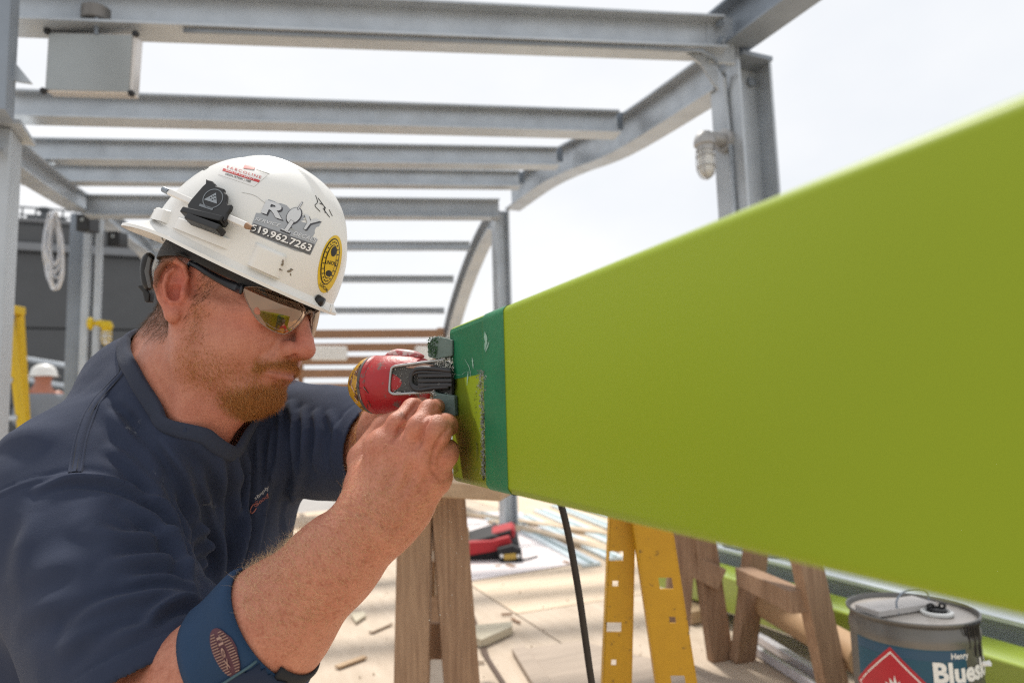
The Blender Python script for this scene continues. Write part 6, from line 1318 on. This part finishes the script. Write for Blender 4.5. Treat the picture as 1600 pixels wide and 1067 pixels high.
ol = [(380, 449), (396, 448), (413, 451), (437, 457), (458, 465), (471, 475), (478, 486), (475, 496), (467, 507), (455, 517), (443, 522), (425, 516), (406, 503), (395, 488), (387, 472), (382, 460)]
LU = np.array([lens_hit(*c) for c in ol]); print('lens', LU.round(0).tolist())
LU = spline(np.vstack([LU, LU[:1]]), 49)[:-1]
RIM = mat('clear_rim', (.42, .30, .24), .2, trans=.55, spec=.6)
for s in (1, -1):
    cL = LU.mean(0); vs = []; n = len(LU); rings = 10
    for k in range(rings + 1):
        for L_, U_ in LU: l, u = cL + (np.array([L_, U_]) - cL) * k / rings; vs.append(hw((lens_F(l, u), l * s, u)))
    b = MB(); b.add(vs, [((k * n + i, k * n + (i + 1) % n, (k + 1) * n + (i + 1) % n, (k + 1) * n + i) if k else (i, n + (i + 1) % n, n + i)) for k in range(rings) for i in range(n)]); b.build('lens', lm, gl, smooth=True)
    rp = [hw((lens_F(L_, U_), L_ * s, U_)) for L_, U_ in LU] + [hw((lens_F(*LU[0]), LU[0][0] * s, LU[0][1]))]; b = MB(); b.tube(rp, .0006, 6, caps=False); b.build('lens_rim', RIM, gl, smooth=True)
    inn_ = [cL + (np.array(x) - cL) * .86 for x in LU]; b = MB(); b.tube([hw((lens_F(*x) + .3, x[0] * s, x[1])) for x in inn_[14:36]], .0004, 5); b.build('lens_edge', RIM, gl, smooth=True)
i_in = int(np.argmax(LU[:, 0])); Lb, Ub = LU[i_in]
b = MB(); b.tube(spline([hw((lens_F(Lb, Ub), Lb, Ub)), hw((lens_F(Lb, Ub) + 2.5, Lb * .5, Ub + 3)), hw((lens_F(Lb, Ub) + 3, 0, Ub + 3.5)), hw((lens_F(Lb, Ub) + 2.5, -Lb * .5, Ub + 3)), hw((lens_F(Lb, Ub), -Lb, Ub))], 12), .0022, 8); b.build('bridge', RIM, gl, smooth=True)
# arms: from the lens corner over the ear
tp_ = [(388, 456), (372, 450), (350, 440), (330, 429), (312, 418), (300, 412)]
tl_ = [wh(P(x, y, .80)[None].astype(f32))[0] for x, y in tp_]
arm_p = []
for x, y in tp_:
    h = cast(sd_head, [x], [y], .6)[0]; hl = (h - HT) @ HR * 1000; hl[1] -= 4.0 if x < 375 else 5.0; arm_p.append(hl)
arm_p[0] = np.array([lens_F(LU[0][0], LU[0][1]) + .5, LU[0][0] - 1.0, LU[0][1] - 3]); arm_p += [np.array([4, -76, arm_p[-1][2] + 2]), np.array([-12, -77, arm_p[-1][2] - 3]), np.array([-24, -74, arm_p[-1][2] - 14])]
for s in (1, -1):
    pth = np.array([hw((f_2, l * s, u)) for f_2, l, u in spline(arm_p, 40)]); hts = np.interp(np.linspace(0, 1, 40), [0, .12, .3, .5, .7, 1], [.0060, .0056, .0042, .0032, .0024, .0020]); wds = np.full(40, .0016)
    tn = np.gradient(pth, axis=0); tn /= np.linalg.norm(tn, axis=1)[:, None]; sd_ = [np.cross(x, wd_([0, 0, 1])) for x in tn]; sd_ = [x / np.linalg.norm(x) for x in sd_]; vs = []
    for p, sx, tx, h_, w_2 in zip(pth, sd_, tn, hts, wds):
        ux = np.cross(sx, tx)
        for k in range(10): a = 2 * math.pi * k / 10; vs.append(p + sx * w_2 * math.cos(a) + ux * h_ * math.sin(a))
    b = MB(); b.add(vs, [(i * 10 + k, i * 10 + (k + 1) % 10, (i + 1) * 10 + (k + 1) % 10, (i + 1) * 10 + k) for i in range(39) for k in range(10)] + [tuple(range(10)), tuple(range(390, 400))]); b.build('temple_arm', mat('arm_black', (.008, .009, .014), .28), gl, smooth=True)

# ---------------------------------------------------------------- red and yellow power tool
REDT = mat('tool_red', (.36, .014, .018), .46, var=.3, scale=40, col2=(.24, .008, .012), wear=(.16, .08, .07), wear_scale=85, wear_at=.57, bump=.2, bscale=300)
YELT = mat('tool_yellow', (.50, .27, .015), .45, var=.5, scale=60, col2=(.30, .15, .01), wear=(.09, .03, .016), wear_scale=95, wear_at=.53, bump=.15, bscale=250)
DUST = mat('dusty_metal', (.10, .10, .095), .7, .3, var=.8, scale=600, col2=(.03, .03, .03), wear=(.45, .45, .42), wear_scale=500, wear_at=.62, bump=.4, bscale=600)
STEEL = mat('bare_steel', (.42, .42, .42), .32, .8, var=.4, scale=60, rvar=.15); DKST = mat('dark_steel', (.055, .055, .058), .42, .6, var=.5, scale=120, wear=(.30, .30, .28), wear_scale=160, wear_at=.66); BLOCK = mat('grey_green_block', (.13, .18, .165), .7, var=.5, scale=120, col2=(.06, .09, .08), bump=.5, bscale=300, wear=(.42, .44, .42), wear_scale=130, wear_at=.64)
Ta, Tb = P(550, 602, .715), P(705, 598, .672); tax = (Tb - Ta) / np.linalg.norm(Tb - Ta); mm_ = .00067
tool = thing('power_tool', Ta * .5 + Tb * .5, 'red and yellow power tool pressed against the end of the green beam', 'power tool')
tu = up - tax * (up @ tax); tu /= np.linalg.norm(tu); ts = np.cross(tax, tu); ts = ts if ts @ fwd < 0 else -ts       # up and towards the camera
tsv = CAMPOS - (Ta + Tb) / 2; tsv -= tu * (tsv @ tu); tsv /= np.linalg.norm(tsv)
sx_ = np.linalg.norm(Tb - Ta) / 155 / mm_
def tl(x, y, out): return Ta + tax * x * mm_ * sx_ + tu * y * mm_ + tsv * out * mm_        # tool coordinates in photo-pixel units
LP = lambda pr_: [(r, z * sx_ * .93) for r, z in pr_]
q = MB(); q.lathe(Ta, tax, LP([(0, 0), (10 * mm_, 1.5 * mm_), (18 * mm_, 4.5 * mm_), (27 * mm_, 11 * mm_), (35 * mm_, 20 * mm_), (41 * mm_, 28 * mm_), (43 * mm_, 34 * mm_), (43 * mm_, 37 * mm_)]), 40, u=tu); q.build('end_cap', YELT, tool, smooth=True)
q = MB(); q.lathe(Ta, tax, LP([(43 * mm_, 36.5 * mm_), (44.3 * mm_, 38 * mm_), (44.3 * mm_, 41 * mm_), (43.5 * mm_, 42 * mm_)]), 40, u=tu); q.build('seam_ring', mat('tool_grey', (.10, .085, .08), .6, var=.5, scale=90), tool, smooth='auto')
q = MB(); q.lathe(Ta, tax, LP([(43.5 * mm_, 41.5 * mm_), (45 * mm_, 44 * mm_), (44.5 * mm_, 48 * mm_), (43 * mm_, 50 * mm_), (44.5 * mm_, 52 * mm_), (45.5 * mm_, 76 * mm_), (44.5 * mm_, 92 * mm_), (42 * mm_, 110 * mm_), (38 * mm_, 122 * mm_), (30 * mm_, 126 * mm_), (0, 127 * mm_)]), 48, u=tu); q.build('body', REDT, tool, smooth='auto')
bd_pts = []
for k in range(40):
    a = 2 * math.pi * k / 40; x, y = 50 + 13 * math.copysign(abs(math.cos(a)) ** .8, math.cos(a)), 6 + 31 * math.copysign(abs(math.sin(a)) ** .8, math.sin(a)); bd_pts.append((x, y))
q = MB(); vs = [tl(x, y, math.sqrt(max(45 ** 2 - y * y, 0)) * 1.07 - 1) for x, y in bd_pts] + [tl(50 + (x - 50) * .95, 6 + (y - 6) * .95, 1.07 * math.sqrt(max(45 ** 2 - (y * .95) ** 2, 0)) + 2.4) for x, y in bd_pts] + [tl(50 + (x - 50) * .5, 6 + (y - 6) * .5, 1.07 * math.sqrt(max(45 ** 2 - (y * .5) ** 2, 0)) + 2.8) for x, y in bd_pts] + [tl(50, 6, 51)]
q.add(vs, [(i, (i + 1) % 40, 40 + (i + 1) % 40, 40 + i) for i in range(40)] + [(40 + i, 40 + (i + 1) % 40, 80 + (i + 1) % 40, 80 + i) for i in range(40)] + [(80 + i, 80 + (i + 1) % 40, 120) for i in range(40)]); q.build('badge', REDT, tool, smooth='auto')
me = text_mesh('EXTRACT', 10.5, align='CENTER', extrude=.5, bold=.1, spacing=1.05); v = np.empty(len(me.vertices) * 3); me.vertices.foreach_get('co', v); v = v.reshape(-1, 3)
me.vertices.foreach_set('co', np.array([tl(53 - p[1] * .95, 3 + p[0] * .95, 1.07 * math.sqrt(max(45 ** 2 - (3 + p[0]) ** 2 * .9, 0)) + 3.4 + p[2]) for p in v], f32).ravel()); link('lettering', me, mat('tool_letter', (.46, .26, .24), .5, wear=(.45, .36, .34), wear_scale=120, wear_at=.55), tool, fix=False)
# strip along the top, the pink highlight put into its colour
q = MB(); q.tube(spline([tl(52, 40, 10), tl(70, 45, 8), tl(92, 43, 6), tl(114, 40, 4)], 14), np.array([2, 4, 6, 7, 7.5, 8, 8, 8, 8, 7.5, 7, 6, 4, 2]) * mm_, 10); q.build('top_highlight', mat('tool_highlight', (.46, .10, .10), .45, var=.4, scale=60, wear=(.55, .42, .40), wear_scale=70, wear_at=.5), tool, smooth=True)
for k in range(26):
    x, y = RNG.uniform(8, 64), RNG.uniform(-36, 36); r_k = 44.5 if x > 40 else np.interp(x, [0, 4.5, 11, 20, 28, 34, 37], [10, 18, 27, 35, 41, 43, 43]); y *= r_k / 46; dx, dy = RNG.normal(size=2) * (3.5, 6); pts_ = []
    for t in np.linspace(-.5, .5, 5):
        yy = np.clip(y + dy * t, -r_k * .9, r_k * .9); pts_.append(Ta + tax * (x + dx * t) * mm_ * sx_ * .93 + tu * yy * mm_ + ts * (math.sqrt(r_k ** 2 - yy ** 2) + .5) * mm_)
    q = MB(); q.tube(pts_, RNG.uniform(.00018, .0004), 4); q.build('scuff', (mat('scuff_pale', (.50, .34, .30), .6), GRIME)[k % 2], tool)
# steel U frame with its recess, fork and blocks
def rounded(c, r=3): return c
fr = [(64, 26), (60, 18), (61, -8), (63, -15), (70, -17), (128, -13)]
q = MB(); q.tube(spline([tl(142, 31, 47), tl(110, 28, 50), (tl(78, 25, 52)), tl(67, 23, 52), tl(64, 17, 52), tl(62, -8, 52), tl(64, -14, 52), tl(72, -16, 52), tl(100, -15, 52), tl(128, -13, 50)], 50), 2.1 * mm_, 8); q.build('frame', STEEL, tool, smooth=True)
q = MB(); q.prism([tl(*c, 49) for c in ((66, 23), (140, 30), (152, 20), (152, -18), (128, -13), (70, -15), (63, -10), (64, 18))], -ts * 16 * mm_); q.build('guard', DUST, tool, bevel=.001)
for off_, r_ in ((0, 3.6), (1, 2.6)):
    q = MB(); q.tube(spline([tl(152, 14 - off_ * 3, 55), tl(128, 18 - off_ * 5, 56), tl(106, 19 - off_ * 5, 57), tl(97, 15 - off_ * 4, 57), tl(94, 3, 57), tl(97, -7 + off_ * 3, 57), tl(106, -11 + off_ * 4, 57), tl(126, -9 + off_ * 5, 56), tl(148, -8 + off_ * 5, 55)], 44), r_ * mm_, 8); q.build('fork', DKST, tool, smooth=True)
for y, w in ((9, 4), (2, 3), (-4, 3.4)):
    q = MB(); q.bar(tl(104, y, 58), tl(152, y - 1, 57), w * mm_, 5 * mm_, up=tu); q.build('blade', DKST, tool, bevel=.0006)
q = MB(); q.prism([tl(*c, 51) for c in ((84, 22), (112, 27), (128, 23), (104, 19))], -ts * 4 * mm_); q.build('insert', mat('insert_tan', (.46, .27, .20), .6, var=.5, scale=150), tool, bevel=.0008)
for nm, c4, o_ in (('block', ((117, 52), (124, 63), (132, 65), (153, 58), (153, 36), (130, 32), (118, 36)), 50), ('block', ((124, -12), (131, -16), (155, -20), (156, -48), (144, -47), (126, -38)), 60)):
    q = MB(); q.prism([tl(*c, o_) for c in c4], -ts * 34 * mm_); q.build(nm, BLOCK, tool, bevel=.0012, seg=2)
GRN = mat('green_residue', (.035, .10, .035), .7, var=.6, scale=200)
tag(chips(lambda i: tl(118 + RNG.uniform(0, 14), 36 + RNG.uniform(0, 27), 50 + RNG.uniform(0, 1.5)), 160, .0005, .0016).build('residue', GRN, tool), kind='stuff')
WCH = mat('white_shavings', (.62, .62, .58), .6, .1, var=.5, scale=200)
def sh_at(i):
    k = i % 6
    if k == 0: return tl(RNG.uniform(128, 150), 62 + RNG.normal() * 2, RNG.uniform(30, 52))
    if k == 1: return tl(138 + RNG.normal() * 7, 26 + RNG.normal() * 4, 52 + RNG.uniform(0, 3))
    if k == 2: return tl(126 + RNG.normal() * 2, RNG.uniform(-44, -12), 61)
    if k == 3: return tl(RNG.uniform(66, 128), -15 + RNG.normal() * 1.2, 53)
    if k == 4: return tl(RNG.uniform(66, 150), RNG.uniform(-12, 24), 50.5)
    return tl(148 + RNG.normal() * 4, 20 + RNG.normal() * 6, 54)
tag(chips(sh_at, 750, .0003, .0011).build('shavings', WCH, tool), kind='stuff')
# flying sparks of swarf below the hand
tag(chips(lambda i: P(RNG.normal(700, 22), RNG.uniform(780, 1040), RNG.uniform(.55, .80)), 46, .0004, .0009).build('flying_swarf', WCH), 'tiny bright metal chips falling below the power tool', 'swarf', kind='stuff')

# ---------------------------------------------------------------- far worker behind the rail
wk = P(66, 590, 7.6); wz = wk * [1, 1, 0]; wf = rt_h * .8 - fwd_h * .3; wf /= np.linalg.norm(wf); wsd = np.cross(up, wf)
def W_(f_2, s_, z): return wz + wf * f_2 + wsd * s_ + up * z
zh = pix(W_(0, 0, 0)); zc = onY(68, 586, W_(0, 0, 0)[1])[2]; k_ = zc / 1.63
def sd_worker(p):
    d = ell(p, W_(.02, 0, 1.60 * k_), (.095, .078, .12), frame(up, wf)[[0, 1, 2]]); d = smin(d, cone(p, W_(0, 0, 1.42 * k_), W_(.01, 0, 1.55 * k_), .052, .045), .04)
    d = smin(d, cone(p, W_(.11, 0, 1.575 * k_), W_(.095, 0, 1.60 * k_), .014, .01), .012)
    d = smin(d, cone(p, W_(0, 0, 1.0 * k_), W_(0, 0, 1.32 * k_), .15, .16), .08)
    for s in (-1, 1):
        d = smin(d, chain(p, [W_(0, s * .19, 1.38 * k_), W_(.02, s * .24, 1.10 * k_), W_(.16, s * .20, .92 * k_), W_(.24, s * .17, .92 * k_)], [.06, .048, .036, .035], .03), .05); d = smin(d, chain(p, [W_(0, s * .09, .95 * k_), W_(.02, s * .10, .50 * k_), W_(0, s * .10, .10), W_(.14, s * .11, .05)], [.10, .065, .05, .045], .03), .05)
    return d
wV, wQ = surface_nets(sd_worker, W_(0, 0, 0) - .55, W_(0, 0, 1.9) + .5, .016, 24); Cw = np.tile([.47, .20, .13], (len(wV), 1))
wme = mesh_np('person', wV, wQ); wo = link('person', wme, mat('skin_far', (.42, .17, .11), .5), None, True, fix=False); wme.transform(Matrix.Translation(-Vector(wz))); wo.location = Vector(wz); tag(wo, 'distant worker in white hard hat standing by the guard rail at far left', 'person')
sV, sQ = surface_nets(lambda p: smax(sd_worker(p) - .02, smax(.9 * k_ - p[:, 2], p[:, 2] - 1.40 * k_, .02), .02), W_(0, 0, .6) - .55, W_(0, 0, 1.6) + .5, .018, 24); link('shirt', mesh_np('shirt', sV, sQ), mat('work_shirt', (.20, .22, .25), .85), wo, True, fix=False)
tV, tQ = surface_nets(lambda p: smax(sd_worker(p) - .018, p[:, 2] - .98 * k_, .02), W_(0, 0, 0) - .5, W_(0, 0, 1.1) + .5, .02, 24); link('trousers', mesh_np('trousers', tV, tQ), JEAN, wo, True, fix=False)
wh2 = thing('hard_hat', W_(0, 0, 1.66 * k_), 'white hard hat worn by the distant worker at far left', 'hard hat'); q = MB(); q.lathe(W_(.02, 0, 1.615 * k_), (0, 0, 1), [(.135, 0), (.15, -.004), (.15, .004), (.130, .012), (.126, .05), (.108, .095), (.07, .125), (.03, .136), (0, .138)], 32); q.build('shell', HATW, wh2, smooth='auto')
q = MB(); q.prism([W_(.01 + .13 * math.cos(a) + (.05 if abs(a) < 1.2 else 0), .13 * math.sin(a), 1.613 * k_) for a in np.linspace(-1.4, 1.4, 12)], up * .006); q.build('brim', HATW, wh2)
